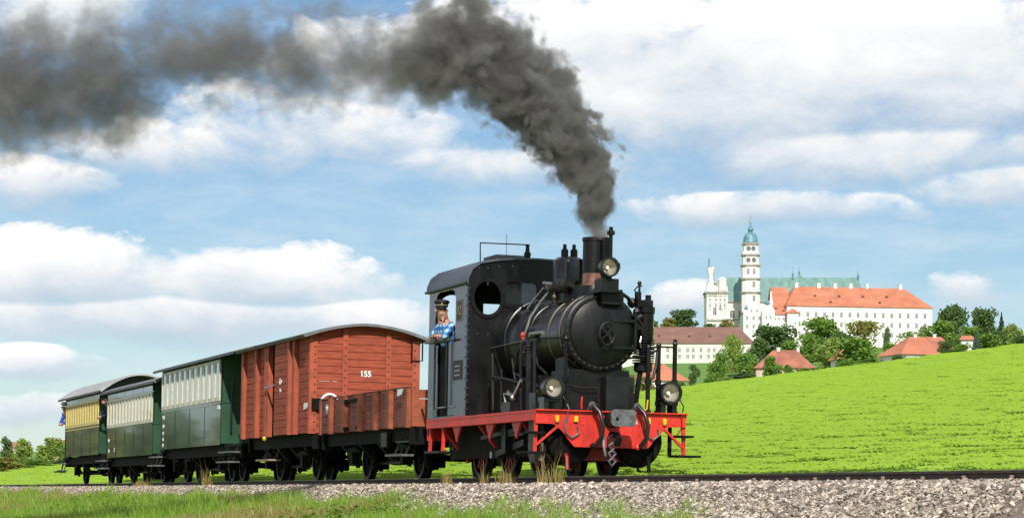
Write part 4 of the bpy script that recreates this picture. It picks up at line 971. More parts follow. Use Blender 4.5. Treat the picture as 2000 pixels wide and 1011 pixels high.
# chimney
CXX = -.88
part('chimney', MB().lathe([(.30, 2.585), (.235, 2.66), (.185, 2.74), (.172, 2.80)], (CXX, 0, 0), (0, 0, 1), 32, False), BLACK, loco)
part('chimney_scorched_band', MB().lathe([(.171, 2.79), (.167, 2.98)], (CXX, 0, 0), (0, 0, 1), 32, False), COPPER, loco)
chim = part('chimney_pipe', MB().lathe([(.168, 2.975), (.166, 3.44), (.178, 3.45), (.178, 3.50), (.150, 3.50), (.145, 3.0)], (CXX, 0, 0), (0, 0, 1), 32, False), BLACK, loco)
part('chimney_shield', MB().box(CXX + .10, CXX + .19, .06, .20, 2.75, 3.50), BLACK, chim, smooth=False)
# top lamp on its bracket in front of the chimney
headlight(loco, (-.22, .0, 3.02), .135)
part('lamp_bracket', MB().box(-.55, -.24, -.10, .16, 2.70, 2.86).box(-.60, -.18, -.14, .20, 2.66, 2.70).beam((-.36, .02, 2.86), (-.33, .02, 2.95), .07, .07).box(-.6, -.35, -.05, .28, 2.50, 2.66), BLACK, loco, smooth=False)
part('lamp_hook', MB().tube([(-.30, .145, 3.05), (-.30, .19, 3.09), (-.30, .19, 3.02), (-.30, .15, 2.98)], .012, 6), IRON, loco)
part('vent_pipe', MB().lathe([(.028, 2.8), (.028, 3.50), (.058, 3.51), (.058, 3.56), (.03, 3.57), (.03, 3.62)], (-.42, .09, 0), (0, 0, 1), 12), BLACK, loco)
# steam dome and safety valves
DX = -2.02
dome = part('steam_dome', MB().lathe([(.30, 2.55), (.245, 2.62), (.235, 2.70), (.235, 3.20), (.225, 3.26), (.18, 3.305), (.08, 3.325), (.01, 3.328)], (DX, 0, 0), (0, 0, 1), 36, False), BLACKG, loco)
for x, y in ((DX, -.065), (DX + .02, .075)):
    part('safety_valve', MB().lathe([(.055, 3.30), (.055, 3.42), (.028, 3.45), (.028, 3.50), (.022, 3.51)], (x, y, 0), (0, 0, 1), 14), BLACK, loco)
part('dome_box', MB().box(-1.80, -1.25, -.10, .12, 2.90, 3.22), BLACK, loco, smooth=False)
tg = MB().lathe([(.05, -.30), (.11, -.28), (.11, -.02), (.125, -.01), (.125, .05), (.11, .06), (.11, .22), (.06, .26), (.03, .34)], (-1.45, -.27, 2.82), (1, 0, 0), 22)
tgo = part('turbo_generator', tg, IRON, loco)
for k in range(7): part('cooling_rib', MB().lathe([(.112, -.012), (.122, -.012), (.122, .012), (.112, .012)], (-1.68 + .055 * k, -.27, 2.82), (1, 0, 0), 20, False), IRON, tgo)
part('generator_foot', MB().box(-1.62, -1.25, -.33, -.20, 2.58, 2.72), BLACK, loco, smooth=False)
part('whistle_valve', MB().ball((-1.58, -.36, 2.67), .05, 8).cyl((-1.58, -.36, 2.60), (-1.58, -.36, 2.75), .02, 8), BRASS, loco)
# steam pump and pipes on the far side of the smokebox
px_ = -.62
pump = part('air_pump', MB().lathe([(.10, 1.55), (.135, 1.57), (.135, 1.68), (.06, 1.70)], (px_, .70, 0), (0, 0, 1), 20).lathe([(.05, 1.62), (.10, 1.98), (.12, 2.02), (.12, 2.08), (.125, 2.1), (.125, 2.40), (.14, 2.42), (.14, 2.50), (.07, 2.53), (.06, 2.60)], (px_, .72, 0), (0, 0, 1), 20), BLACK, loco)
for k in range(11): part('pump_fin', MB().lathe([(.10, 0), (.165, .004), (.165, .016), (.10, .02)], (px_, .70, 1.68 + .033 * k), (0, 0, 1), 20), BLACK, pump)
part('pump_valve_head', MB().box(px_ - .1, px_ + .1, .56, .80, 2.50, 2.60).cyl((px_, .60, 2.60), (px_, .60, 2.72), .05, 10).cyl((px_, .76, 2.60), (px_, .76, 2.68), .045, 10).ball((px_ - .05, .53, 2.56), .08, 8).cyl((px_, .62, 2.72), (px_, .62, 2.84), .018, 8).ball((px_, .62, 2.85), .035, 8), BLACK, pump)
part('pump_valve_head', MB().cyl((px_ + .1, .50, 2.30), (px_ + .1, .62, 2.36), .06, 10).cyl((px_ + .08, .56, 2.1), (px_ + .08, .56, 2.5), .03, 8).ball((px_ + .1, .55, 2.42), .065, 8).box(px_ + .05, px_ + .16, .50, .60, 2.16, 2.24), BLACK, pump)
part('pump_bracket', MB().box(px_ - .06, px_ + .06, .40, .66, 1.9, 2.0).box(px_ - .06, px_ + .06, .40, .66, 2.3, 2.4), BLACK, pump, smooth=False)
part('steam_pipe', MB().tube([(-.45, .14, 2.70), (-.5, .28, 2.69), (-.55, .42, 2.62), (px_, .52, 2.50)], .028, 8), BLACK, loco)
part('steam_pipe', MB().tube([(px_ + .15, .44, 2.38), (px_ + .17, .54, 2.32), (px_ + .17, .62, 2.22), (px_ + .15, .62, 2.1)], .02, 8), IRON, loco)
part('steam_pipe', MB().tube([(px_ + .16, .60, 2.06), (px_ + .18, .58, 1.98), (px_ + .16, .60, 1.90)], .014, 8), STEEL, loco)
part('steam_pipe', MB().tube([(px_ + .12, .56, 2.62), (px_ + .12, .50, 2.74), (px_ + .12, .56, 2.80), (px_ + .10, .62, 2.80)], .012, 6), IRON, loco)
part('exhaust_pipe', MB().tube([(px_, .66, 1.56), (px_, .62, 1.3), (px_, .58, .96)], .04, 10), BLACK, loco)
# cross rail over the smokebox shoulders and the near side posts
part('handrail', MB().tube([L(912, 690.5, y=-.72), L(1030, 663.5, y=-.72)], .013, 6), STEEL, loco)
part('handrail', MB().tube([(-2.2, -.72, 2.02), (-1.0, -.72, 2.02), (-.50, -.56, 2.0), (-.42, -.50, 1.99)], .014, 6), IRON, loco)
for x, y in ((-.35, -.585), (-.30, .66), (-.36, .84), (-.30, 1.07)):
    zt = {-.585: 1.98, .66: 1.90, .84: 1.94, 1.07: 1.96}[y]
    part('lamp_post' if y == .84 else 'handrail_post', MB().tube([(x, y, .94), (x, y, zt)], .034 if y > 0 else .026, 10).ball((x, y, zt), .042, 8).cyl((x, y, .94), (x, y, .99), .055, 10).cyl((x, y, 1.36), (x, y, 1.44), .048, 10), BLACK, loco)
part('cross_bar', MB().tube([(-.36, .84, 1.915), (-.30, 1.07, 1.915)], .014, 8), IRON, loco)
part('cross_bar', MB().tube([(-.30, .66, 1.88), (-.36, .84, 1.92)], .016, 8), IRON, loco)
part('link_bar', MB().tube([(-.55, .42, 1.74), (-.30, .66, 1.78), (-.36, .80, 1.86)], .016, 8), IRON, loco)
part('link_bar', MB().tube([(-.30, .66, 1.42), (-.30, .74, 1.46), (-.33, .79, 1.62), (-.36, .82, 1.85)], .022, 8), IRON, loco)
part('post_tip', MB().cyl((-.30, 1.055, 1.96), (-.30, 1.055, 2.03), .014, 6).cyl((-.30, 1.085, 1.96), (-.30, 1.085, 2.03), .014, 6), BLACK, loco)
headlight(loco, (.02, -.893, 1.253), .147); headlight(loco, (.02, .886, 1.235), .155)
for y, z in ((-.893, 1.253), (.886, 1.235)):
    part('lamp_stand', MB().box(-.24, -.02, y - .12, y - .05, .94, 1.12).box(-.24, -.02, y + .05, y + .12, .94, 1.12).box(-.26, 0, y - .13, y + .13, 1.06, 1.12), BLACKG, loco, smooth=False)
    part('lamp_cable', MB().tube([(.0, y + .15, 1.15), (.04, y + .20, 1.05), (.03, y + .19, .96)], .010, 6), BLACK, loco)
part('yellow_lever', MB().tube([(-.1, .53, .96), (-.08, .57, 1.0), (-.08, .58, 1.13)], .012, 6), YELLOW, loco)
# gear on the near running plate
def pipe(pts, r=.016, m=IRON, nm='pipe'): part(nm, MB().tube(pts, r, 7), m, loco)
pipe([L(1075, 566, y=-.25), L(1055, 590, y=-.42), L(1036, 618, y=-.55), L(1024, 655, y=-.66), L(1021, 690, y=-.75)], .020, STEEL, 'delivery_pipe')
pipe([L(1062, 562, y=-.3), L(1043, 585, y=-.40), L(1030, 603, y=-.48)], .018, STEEL, 'delivery_pipe')
part('clack_valve', MB().ball(L(1072, 560, y=-.30), .055, 8).cyl(L(1062, 553, y=-.32), L(1085, 556, y=-.32), .03, 8), STEEL, loco)
part('pipe_lagging', MB().tube([L(985, 615, y=-.36), L(1010, 607, y=-.36), L(1040, 598, y=-.36)], .03, 8), BLACK, loco)
for px in range(990, 1035, 7): part('pipe_clip', MB().tube([L(px, 612 - (px - 990) * .25, y=-.40), L(px + 3, 605 - (px - 990) * .25, y=-.40)], .014, 6), IRON, loco)
lub = part('lubricator', MB().cyl(L(1026, 668, y=-.85), L(1052, 664, y=-.85), .045, 10).ball(L(1048, 656, y=-.85), .06, 8).ball(L(1034, 658, y=-.85), .05, 8).cyl(L(1036, 660, y=-.85), L(1037, 700, y=-.85), .05, 10), IRON, loco)
part('red_tap', MB().ball(L(1021, 654, y=-.88), .04, 8).cyl(L(1021, 648, y=-.88), L(1021, 662, y=-.88), .025, 8), RED, loco)
part('lubricator_cap', MB().cyl(L(1036, 652, y=-.88), L(1060, 649, y=-.88), .028, 10), STEEL, loco)
for px, r in ((1033, .045), (1044, .03), (1018, .022)): part('column', MB().cyl(L(px, 800, y=-.98), L(px, 668, y=-.92), r, 10), BLACK, loco)
sp_ = MB()
for k in range(7): sp_.lathe([(.05, -.012), (.065, -.01), (.065, .01), (.05, .012)], L(1031, 676 + 6 * k, y=-.94), (0, 0, 1), 12)
part('column_spring', sp_, IRON, loco)
for a in ([(1020, 668), (1010, 690), (1003, 730)], [(1022, 670), (1016, 700), (1018, 790)], [(1046, 690), (1050, 712), (1068, 730)], [(962, 690), (963, 800)], [(1030, 700), (1034, 740), (1030, 770)], [(960, 735), (992, 740), (1018, 748)], [(1000, 700), (1006, 740), (1002, 800)], [(980, 720), (978, 800)], [(1044, 700), (1046, 745), (1056, 800)], [(1010, 730), (1040, 752), (1060, 758)]):
    pipe([L(x, y, y=-.90) for x, y in a], .018, IRON)
pipe([L(1000, 770, y=-1.0), L(985, 768, y=-1.0), L(990, 800, y=-1.0)], .02, STEEL)
part('lever', MB().beam(L(1002, 776, y=-1.0), L(1018, 742, y=-1.0), .03, .05).ball(L(1002, 776, y=-1.0), .05, 8).beam(L(992, 764, y=-1.0), L(1004, 778, y=-1.0), .03, .04), STEEL, loco)
part('oil_box', MB().box(-1.9, -1.5, -1.05, -.85, .945, 1.10), BLACK, loco, smooth=False); part('oil_box', MB().box(-.75, -.45, -1.0, -.75, .945, 1.2), BLACK, loco, smooth=False)
part('water_tank', MB().box(-3.5, -1.4, -.66, .66, .945, 1.50), GRIME, loco, smooth=False)
part('ash_pan', MB().box(-3.4, -1.5, -.5, .5, .25, .54), GRIME, loco, smooth=False)
# front coupler and hoses
cpl = part('centre_buffer', MB().prism(rrect(-.185, .185, .715, .955, .06), 'yz', .47, .52), GREYSTEEL, loco)
part('buffer_shank', MB().cyl((0, 0, .83), (.47, 0, .83), .07, 12).cyl((0.02, 0, .83), (.10, 0, .83), .12, 14), GRIME, loco)
part('buffer_hole', MB().lathe([(.028, 0), (.028, .004)], (.521, -.10, .82), (1, 0, 0), 10), GRIME, cpl)
part('coupling_hook', MB().tube([(.05, -.02, .62), (.30, -.02, .60), (.40, -.02, .54), (.36, -.02, .47), (.28, -.02, .49)], .04, 10), GRIME, loco)
ck = MB()
for k in range(4): ck.tube([(.22, -.06 + .012 * (k % 2), .60 - .11 * k), (.22, .0, .56 - .11 * k), (.22, -.06, .49 - .11 * k), (.22, -.11, .56 - .11 * k)], .02, 6, True)
part('coupling_chain', ck, GREYSTEEL, loco)
part('screw_link', MB().tube([(.12, -.16, .60), (.20, -.18, .45), (.20, -.15, .30)], .022, 6), GREYSTEEL, loco)
for y, s in ((-.32, 1), (.36, 1)):
    part('brake_hose', MB().tube([(.02, y, .98), (.12, y, 1.02), (.20, y + .07, .92), (.235, y + .115, .75), (.20, y + .11, .58), (.12, y + .06, .47), (.06, y + .02, .42)], [.033, .036, .034, .032, .032, .032, .028], 12), RUBBER, loco)
    part('hose_coupling', MB().cyl((.0, y, .96), (.10, y, 1.03), .055, 10), GREYSTEEL, loco)
    part('hose_end', MB().ball((.07, y + .02, .44), .045, 8), RED if y > 0 else GRIME, loco)
part('red_handle', MB().tube([(.02, -.46, .97), (.04, -.47, 1.04), (.03, -.46, 1.14)], .014, 7), RED, loco)
for y in (-.60, .62, ):
    part('air_hose', MB().tube([(.03, y - .11 * (1 if y < 0 else 1), .80 if y < 0 else .70), (.05, y - .10, .62), (.05, y, .55), (.05, y + .10, .62), (.04, y + .08, .72)], .014, 8), GREYSTEEL, loco)
part('cable', MB().tube([(.02, -.68, 1.03), (.05, -.66, .97), (.05, -.68, .88), (.03, -.69, .78)], .012, 6), GREYSTEEL, loco)
part('cable', MB().tube([(.03, 1.05, .94), (.04, 1.07, .80), (.02, 1.05, .70), (.0, 1.0, .62)], .010, 6), REDOX, loco)
lettering('305', .075, WHITE, loco, (.02, .335, .795), FRONT_TEXT)
# -- cab
CB0, CB1, CZ = -5.65, -3.53, .945
prof_o = [(-1.12, CZ), (-1.12, 3.03), (-1.10, 3.13), (-1.035, 3.235), (-.90, 3.315), (-.65, 3.365), (-.35, 3.395), (0, 3.40), (.35, 3.395), (.65, 3.365), (.90, 3.315), (1.035, 3.235), (1.10, 3.13), (1.12, 3.03), (1.12, CZ)]
rw = rrect(-.52, .01, 2.70, 3.04, .07); rw2 = rrect(.10, .52, 2.70, 3.04, .07)
holes = [circle(-.80, 2.78, .225, .262), circle(.80, 2.78, .225, .262), rw]
front = part('cab_front', MB().plate(prof_o, holes, 'yz', CB1 - .02, CB1), BLACK, loco, smooth=False)
rear = part('cab_rear', MB().plate(prof_o, [circle(-.74, 2.70, .26, .28), circle(.74, 2.70, .26, .28), rect(-.22, .30, 2.42, 2.86)], 'yz', CB0, CB0 + .02), BLACK, loco, smooth=False)
for y in (-.80, .80):
    w_ = part('round_window', MB().plate(circle(y, 2.78, .275, .315), [circle(y, 2.78, .222, .258)], 'yz', CB1, CB1 + .03), BLACK, front, smooth=False)
    part('window_bar', MB().box(CB1 - .005, CB1 + .006, y - .006, y + .006, 2.98, 3.04), STEEL, w_, smooth=False)
w_ = part('square_window', MB().plate(rrect(-.57, .06, 2.65, 3.09, .09), [rw], 'yz', CB1, CB1 + .025), BLACK, front, smooth=False)
part('pane', MB().prism(rw, 'yz', CB1 - .012, CB1 - .008), GLASSD, w_, smooth=False)
for z in np.arange(1.05, 3.0, .11): inst('rivet', rv2, front).location = Vector((CB1 + .002, -1.095, z)) - XO
for y, z in [(-.95, 3.24), (-.8, 3.24), (-.62, 3.27), (-.4, 3.29), (-.2, 3.22)] + [(-.95 + .17 * k, 2.22) for k in range(5)]: inst('rivet', rv2, front).location = Vector((CB1 + .002, y, z)) - XO
op = [(-5.28, CZ + .02), (-4.14, CZ + .02), (-4.14, 2.80), (-4.22, 2.92), (-4.38, 2.96), (-5.05, 2.96), (-5.20, 2.92), (-5.28, 2.80)]
for sg in (-1, 1):
    sd2 = part('cab_side', MB().plate([(CB0, CZ), (CB1, CZ), (CB1, 3.03), (CB0, 3.03)], [op], 'xz', sg * 1.12 - .01, sg * 1.12 + .01), SIDESHEEN, loco, smooth=False)
    for z in np.arange(1.05, 3.0, .16): inst('rivet', rv2, sd2).location = Vector((CB1 - .03, sg * 1.13, z)) - XO
    part('cab_door', MB().box(-4.50, -4.15, sg * 1.11, sg * 1.125, CZ + .03, 2.12).box(-5.27, -5.14, sg * 1.11, sg * 1.125, CZ + .03, 2.12), SIDESHEEN, loco, smooth=False)
    part('dark_slot_panel', MB().box(-5.135, -4.505, sg * 1.085, sg * 1.075, CZ + .03, 2.10), GRIME, loco, smooth=False)  # dark panel added to keep the doorway slot dark and hide the legs
    for x in (-5.13, -4.46): part('grab_rail', MB().tube([(x, sg * 1.17, 1.1), (x, sg * 1.17, 2.14)], .017, 8), BLACKG, loco)
    part('door_rail', MB().tube([(-5.75, sg * 1.16, 2.19), (-5.2, sg * 1.17, 2.17), (-4.0, sg * 1.17, 2.15)], .022, 8), BLACKG, loco)
    part('step_light', MB().box(-5.4, -4.1, sg * 1.135, sg * 1.15, 1.10, 1.12), STEEL, loco, smooth=False)
pl = part('number_plate', MB().box(-4.06, -3.76, -1.14, -1.131, 2.43, 2.76), mat('plate_rim', (.14, .12, .09), .5, metal=.4), loco, smooth=False)
part('plate_field', MB().box(-4.035, -3.785, -1.143, -1.1405, 2.455, 2.735), mat('plate_field', (.045, .036, .03), .6), pl, smooth=False)
lettering('12', .20, mat('plate_digits', (.20, .17, .13), .5, metal=.4), loco, (-3.91, -1.146, 2.59), SIDE_TEXT)
pl = part('maker_plate', MB().box(-4.20, -3.72, -1.14, -1.131, 1.52, 1.82), IRON, loco, smooth=False)
for k in range(3): part('plate_line', MB().box(-4.10, -3.82, -1.146, -1.1405, 1.58 + .07 * k, 1.60 + .07 * k), STEEL, pl, smooth=False)
part('cab_floor', MB().box(CB0 + .03, CB1 - .03, -1.10, 1.10, CZ, CZ + .03), GRIME, loco, smooth=False)
prof_r = [(-1.15, 3.005), (-1.14, 3.10), (-1.08, 3.235), (-.95, 3.335), (-.66, 3.39), (-.35, 3.42), (0, 3.43), (.35, 3.42), (.66, 3.39), (.95, 3.335), (1.08, 3.235), (1.14, 3.10), (1.15, 3.005)]
rf = arc_roof(-5.78, -3.49, prof_r, .03, ROOFBLUE, loco, 'cab_roof')
part('gutter', MB().tube([(-5.80, -1.155, 3.0), (-3.49, -1.155, 3.0)], .022, 6), BLACKG, rf)
vent = part('roof_vent', MB().prism([(-.30, 3.40), (-.34, 3.57), (.22, 3.57), (.18, 3.40)], 'yz', -5.3, -4.6), ROOFGREY, loco, smooth=False)
part('roof_frame', MB().tube([L(938, 516, y=-.5), L(938, 474, y=-.5), L(1032, 478, y=-.1)], .011, 6), BLACK, loco)
part('whistle', MB().lathe([(.05, 0), (.06, .06), (.035, .10), (.03, .18), (.045, .20)], L(1030, 503, y=-.1), (0, 0, 1), 10), IRON, loco)
part('aerial', MB().tube([L(989.5, 505, y=-.3), L(989.5, 457, y=-.3)], .004, 5), BLACK, loco)
part('boiler_backhead', MB().lathe([(.52, 0), (.52, .25)], (CB1 - .28, 0, ZB), (1, 0, 0), 24), GRIME, loco)
part('rear_beam', MB().box(-5.68, -5.65, -1.12, 1.12, .60, .93), RED, loco, smooth=False)
part('coupling', MB().cyl((-7.0, 0, .72), (-5.68, 0, .72), .06, 10), GRIME, loco)

# ------------------------------------------------------------------ wagons
def underframe(root, x0, x1, zf, axles, r=.36, yb=.92, boards=True, bogie=False):
    for sg in (-1, 1):
        part('sole_bar', MB().box(x0, x1, sg * yb, sg * (yb - .06), zf - .24, zf - .005).box(x0, x1, sg * yb, sg * (yb + .05), zf - .03, zf - .005), GRIME, root, smooth=False)
        for x in axles:
            part('axle_guard', MB().prism([(x - .32, zf - .24), (x + .32, zf - .24), (x + .14, r - .12), (x + .07, r - .16), (x - .07, r - .16), (x - .14, r - .12)], 'xz', sg * .74, sg * .77), GRIME, root, smooth=False)
            part('axle_box', MB().box(x - .10, x + .10, sg * .72, sg * .90, r - .12, r + .12), GRIME, root, smooth=False)
            sp2 = MB()
            for k in range(4): sp2.box(x - .50 + .1 * k, x + .50 - .1 * k, sg * .80, sg * .87, r + .13 + .022 * k, r + .15 + .022 * k)
            part('leaf_spring', sp2, GRIME, root, smooth=False)
            part('brake_block', MB().prism([(x + r + .02, r - .18), (x + r + .10, r - .18), (x + r + .10, r + .18), (x + r + .0, r + .18)], 'xz', sg * .48, sg * .58), GRIME, root, smooth=False)
    for xe, d in ((x0, -1), (x1, 1)):
        part('headstock', MB().box(xe, xe - d * .07, -1.0, 1.0, zf - .30, zf - .005), GRIME, root, smooth=False)
        part('centre_buffer', MB().cyl((xe, 0, .72), (xe + d * .28, 0, .72), .06, 12).lathe([(.17, 0), (.17, .04)], (xe + d * .28, 0, .72), (d, 0, 0), 20), GRIME, root)
        part('brake_hose', MB().tube([(xe, -.35, zf - .12), (xe + d * .14, -.35, zf - .15), (xe + d * .18, -.34, zf - .40), (xe + d * .14, -.30, zf - .55)], .025, 8), RUBBER, root)
    part('floor_frame', MB().box(x0 + .1, x1 - .1, -.85, .85, zf - .16, zf - .01), GRIME, root, smooth=False)
    n = 0; xm = (x0 + x1) / 2
    part('brake_cylinder', MB().cyl((xm - .4, -.3, zf - .45), (xm + .3, -.3, zf - .45), .16, 14), GRIME, root)
    part('brake_rod', MB().beam((min(axles), -.45, .30), (max(axles), -.45, .30), .04, .05).beam((xm, -.3, zf - .2), (xm, -.42, .28), .06, .06), IRON, root, smooth=False)
    part('air_tank', MB().lathe([(.02, 0), (.14, .03), (.15, .08), (.15, .75), (.14, .80), (.02, .83)], (xm - 1.6, .35, zf - .42), (1, 0, 0), 16), GRIME, root)
    for i, x in enumerate(np.linspace(x0 + .6, x1 - .6, 5)): part('cross_member', MB().box(x - .05, x + .05, -.9, .9, zf - .20, zf - .1), GRIME, root, smooth=False)
    for x in np.linspace(x0 + 1.2, x1 - 1.2, 4): part('bracket', MB().prism([(-.90, zf - .02), (-.90, zf - .26), (-.62, zf - .55), (-.58, zf - .50)], 'yz', x - .03, x + .03), IRON, root, smooth=False)
    wheels(root, axles, r)
def foot_step(root, x, w, z, y=-1.08, top=None, m=GREYSTEEL):
    part('step_board', MB().box(x - w / 2, x + w / 2, y - .14, y + .12, z, z + .035), m, root, smooth=False)
    for s in (-1, 1): part('step_iron', MB().beam((x + s * w * .4, y, z + .02), (x + s * w * .4, y + .14, (top or .7)), .03, .015), IRON, root, smooth=False)
# ---- open wagon
GX0, GX1, GZ, GT = -13.45, -7.12, .87, 1.50
gon = vehicle('open_wagon', 'low open goods wagon of weathered red planks coupled behind the locomotive', 'railway wagon', -10.3)
underframe(gon, GX0, GX1, GZ, (-8.05, -11.6), .37)
ph = (GT - GZ) / 4; posts = [GX0 + .02, -12.45, -11.35, -10.25, -9.15, -8.15, GX1 - .02]
for sg in (-1, 1):
    for a, b_ in zip(posts[:-1], posts[1:]):
        for k in range(4):
            part('plank', MB().box(a + .03, b_ - .03, sg * 1.05, sg * 1.005, GZ + ph * k + .006, GZ + ph * (k + 1) - .006), GONRED, gon, smooth=False)
    for i, x in enumerate(posts):
        wp = .10 if i in (0, 6) else .065
        part('stake', MB().box(x - wp * (1 if i else .2), x + wp * (1 if i < 6 else .2), sg * 1.125 if 0 < i < 6 else sg * 1.075, sg * 1.0, GZ - .02, GT + .01), GONFRAME, gon, smooth=False)
    part('door_bar', MB().box(-11.3, -10.3, sg * 1.09, sg * 1.055, 1.40, 1.45), GRIME, gon, smooth=False)
    part('top_rail', MB().box(GX0, GX1, sg * 1.06, sg * .995, GT + .012, GT + .04), GONRED, gon, smooth=False)
    for x in (-11.25, -10.35):
        for z in (1.42, .92): part('hinge', MB().box(x - .06, x + .06, sg * 1.13, sg * 1.055, z - .03, z + .03), GRIME, gon, smooth=False)
for x, d in ((GX0, 1), (GX1, -1)):
    for k in range(4): part('plank', MB().box(x, x + d * .045, -.99, .99, GZ + ph * k + .006, GZ + ph * (k + 1) - .006), GONFRAME, gon, smooth=False)
    for y in (-.5, .5): part('stake', MB().box(x - d * .05, x, y - .05, y + .05, GZ - .02, GT), GONFRAME, gon, smooth=False)
part('floor', MB().box(GX0 + .05, GX1 - .05, -1.0, 1.0, GZ - .003, GZ + .004), GONRED, gon, smooth=False)
pl = part('number_board', MB().box(-12.98, -12.62, -1.058, -1.052, 1.24, 1.43), mat('number_board_paint', (.34, .30, .29), .6, vary=.1), gon, smooth=False)
lettering('HM 13', .115, WHITE, gon, (-12.80, -1.062, 1.335), SIDE_TEXT)
def tri_mark(root, x, z, y, w, h): part('white_mark', MB().prism([(x - w / 2, z + h / 2), (x + w / 2, z + h / 2), (x + w / 4, z - h / 4), (x - w / 2, z - h / 2)], 'xz', y - .004, y), WHITE, root, smooth=False)
tri_mark(gon, -7.36, 1.44, -1.126, .38, .12)
foot_step(gon, -7.6, .9, .37, -1.05); part('side_box', MB().box(-9.0, -8.6, -1.02, -.95, .55, .80), IRON, gon, smooth=False)
part('shunters_pole', MB().beam((-8.0, -1.0, .62), (-7.2, -1.0, .62), .03, .03), IRON, gon, smooth=False)
# ---- box van
BX0, BX1, BZ, BE = -20.28, -14.2, .905, 2.80
box = vehicle('box_van', 'closed red goods van with plank walls, arched grey roof and half open sliding door', 'railway wagon', -17.2)
underframe(box, BX0, BX1, BZ, (-15.65, -18.95), .37)
BY = 1.10; nb = 13; pb = (BE - BZ) / nb
segs = [(BX0 + .06, -18.97), (-18.75, -18.0), (-15.14, BX1 - .12)]     # near side bays either side of the open door
for a, b_ in segs[:2] + segs[2:]:
    for k in range(nb): part('plank', MB().box(a, b_, -BY, -BY + .04, BZ + pb * k + .005, BZ + pb * (k + 1) - .005), BOXRED, box, smooth=False)
dr = part('sliding_door', MB().box(-16.90, -15.62, -BY - .075, -BY - .035, BZ, BE - .02), BOXRED, box, smooth=False)
for k in range(nb): part('plank', MB().box(-16.88, -15.66, -BY - .105, -BY - .076, BZ + pb * k + .005, BZ + pb * (k + 1) - .005), BOXRED, dr, smooth=False)
for x in (-15.55,): part('door_post', MB().box(x - .07, x + .07, -BY - .135, -BY - .03, BZ - .01, BE - .01), BOXFRAME, dr, smooth=False)
part('door_rail', MB().box(-18.9, -15.7, -BY - .14, -BY - .08, BE - .01, BE + .03), IRON, box, smooth=False)
for x in (BX0 + .05, -18.87, -17.90, -17.68, -15.28): part('side_post', MB().box(x - .085, x + .085, -BY - .085, -BY + .02, BZ - .01, BE), BOXFRAME, box, smooth=False)
part('side_wall', MB().box(BX0, BX1, BY - .04, BY, BZ, BE), BOXRED, box, smooth=False)
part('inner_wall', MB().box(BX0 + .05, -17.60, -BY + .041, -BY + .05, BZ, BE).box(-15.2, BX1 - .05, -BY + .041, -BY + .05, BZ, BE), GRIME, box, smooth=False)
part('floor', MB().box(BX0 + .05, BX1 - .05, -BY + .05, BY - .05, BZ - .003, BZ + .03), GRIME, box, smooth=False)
part('door_bolt', MB().beam((-17.75, -BY - .12, 1.90), (-16.8, -BY - .12, 1.93), .03, .03), STEEL, box, smooth=False)
part('yellow_lock', MB().ball((-17.75, -BY - .10, .86), .05, 8), YELLOW, box)
roofp = flat_arc(2.80, 3.06, 1.30, 16, 1.8)
for xe, d in ((BX1, -1), (BX0, 1)):
    ends = [-BY + .10, -.40, .47, BY - .10]
    for a, b_ in zip(ends[:-1], ends[1:]):
        for k in range(nb + 1):
            z0 = BZ + pb * k; z1 = min(z0 + pb, 2.80 + .18 * (1 - (max(abs(a), abs(b_)) / 1.25) ** 2) + .04)
            if z1 - z0 > .04: part('plank', MB().box(xe, xe + d * .04, a + .0, b_, z0 + .005, z1 - .005), BOXRED, box, smooth=False)
    for y in (-BY + .065, -.40, .47, BY - .065):
        wpost = .075 if abs(y) > .8 else .05
        e_ = part('end_post', MB().box(xe - d * .035, xe + d * .05, y - wpost, y + wpost, BZ - .01, 2.99 - .16 * y * y), BOXFRAME, box, smooth=False)
        if d < 0:
            for k in range(nb): inst('bolt', rv2, e_).location = Vector((xe + .035, y + (.0 if abs(y) < .8 else .03 * (1 if y < 0 else -1)), BZ + pb * (k + .5))) - XO
    part('end_arch', MB().prism([(y, z - .04) for y, z in roofp[2:-2]] + [(y, z - .11) for y, z in roofp[2:-2]][::-1], 'yz', xe - d * .02, xe + d * .03), BOXRED, box, smooth=False)
arc_roof(BX0 - .28, BX1 + .22, roofp, .05, ROOFGREY, box)
lettering('155', .155, WHITE, box, (BX1 + .006, .02, 2.085), FRONT_TEXT)
lettering('Gw', .17, WHITE, box, (-16.30, -BY - .109, 1.98), SIDE_TEXT); lettering('155', .10, WHITE, box, (-16.30, -BY - .109, 1.80), SIDE_TEXT)
tri_mark(box, -14.42, 1.43, -BY - .005, .42, .13)
part('brake_wheel', MB().tube([(BX1 + .13, -.72 + .165 * math.cos(a), 1.50 + .165 * math.sin(a)) for a in np.linspace(0, 2 * PI, 24, endpoint=False)], .026, 8, True), WHITE, box)
part('brake_spindle', MB().cyl((BX1 + .04, -.72, 1.50), (BX1 + .14, -.72, 1.50), .03, 8).beam((BX1 + .13, -.72, 1.34), (BX1 + .13, -.72, 1.66), .02, .02), GRIME, box)
part('dark_corner_block', MB().box(BX1 + .01, BX1 + .10, -1.06, -.90, 1.36, 1.58), GRIME, box, smooth=False)  # small dark block on the end planks near the corner
part('grab_iron', MB().tube([(BX1 + .06, .93, 2.38), (BX1 + .06, .93, 2.78), (BX1 + .06, 1.15, 2.78), (BX1 + .06, 1.15, 2.38)], .018, 8, True), BLACK, box)
foot_step(box, -18.0, 1.3, .40, -1.05, m=mat('worn_wood_step', (.30, .22, .15), .8))
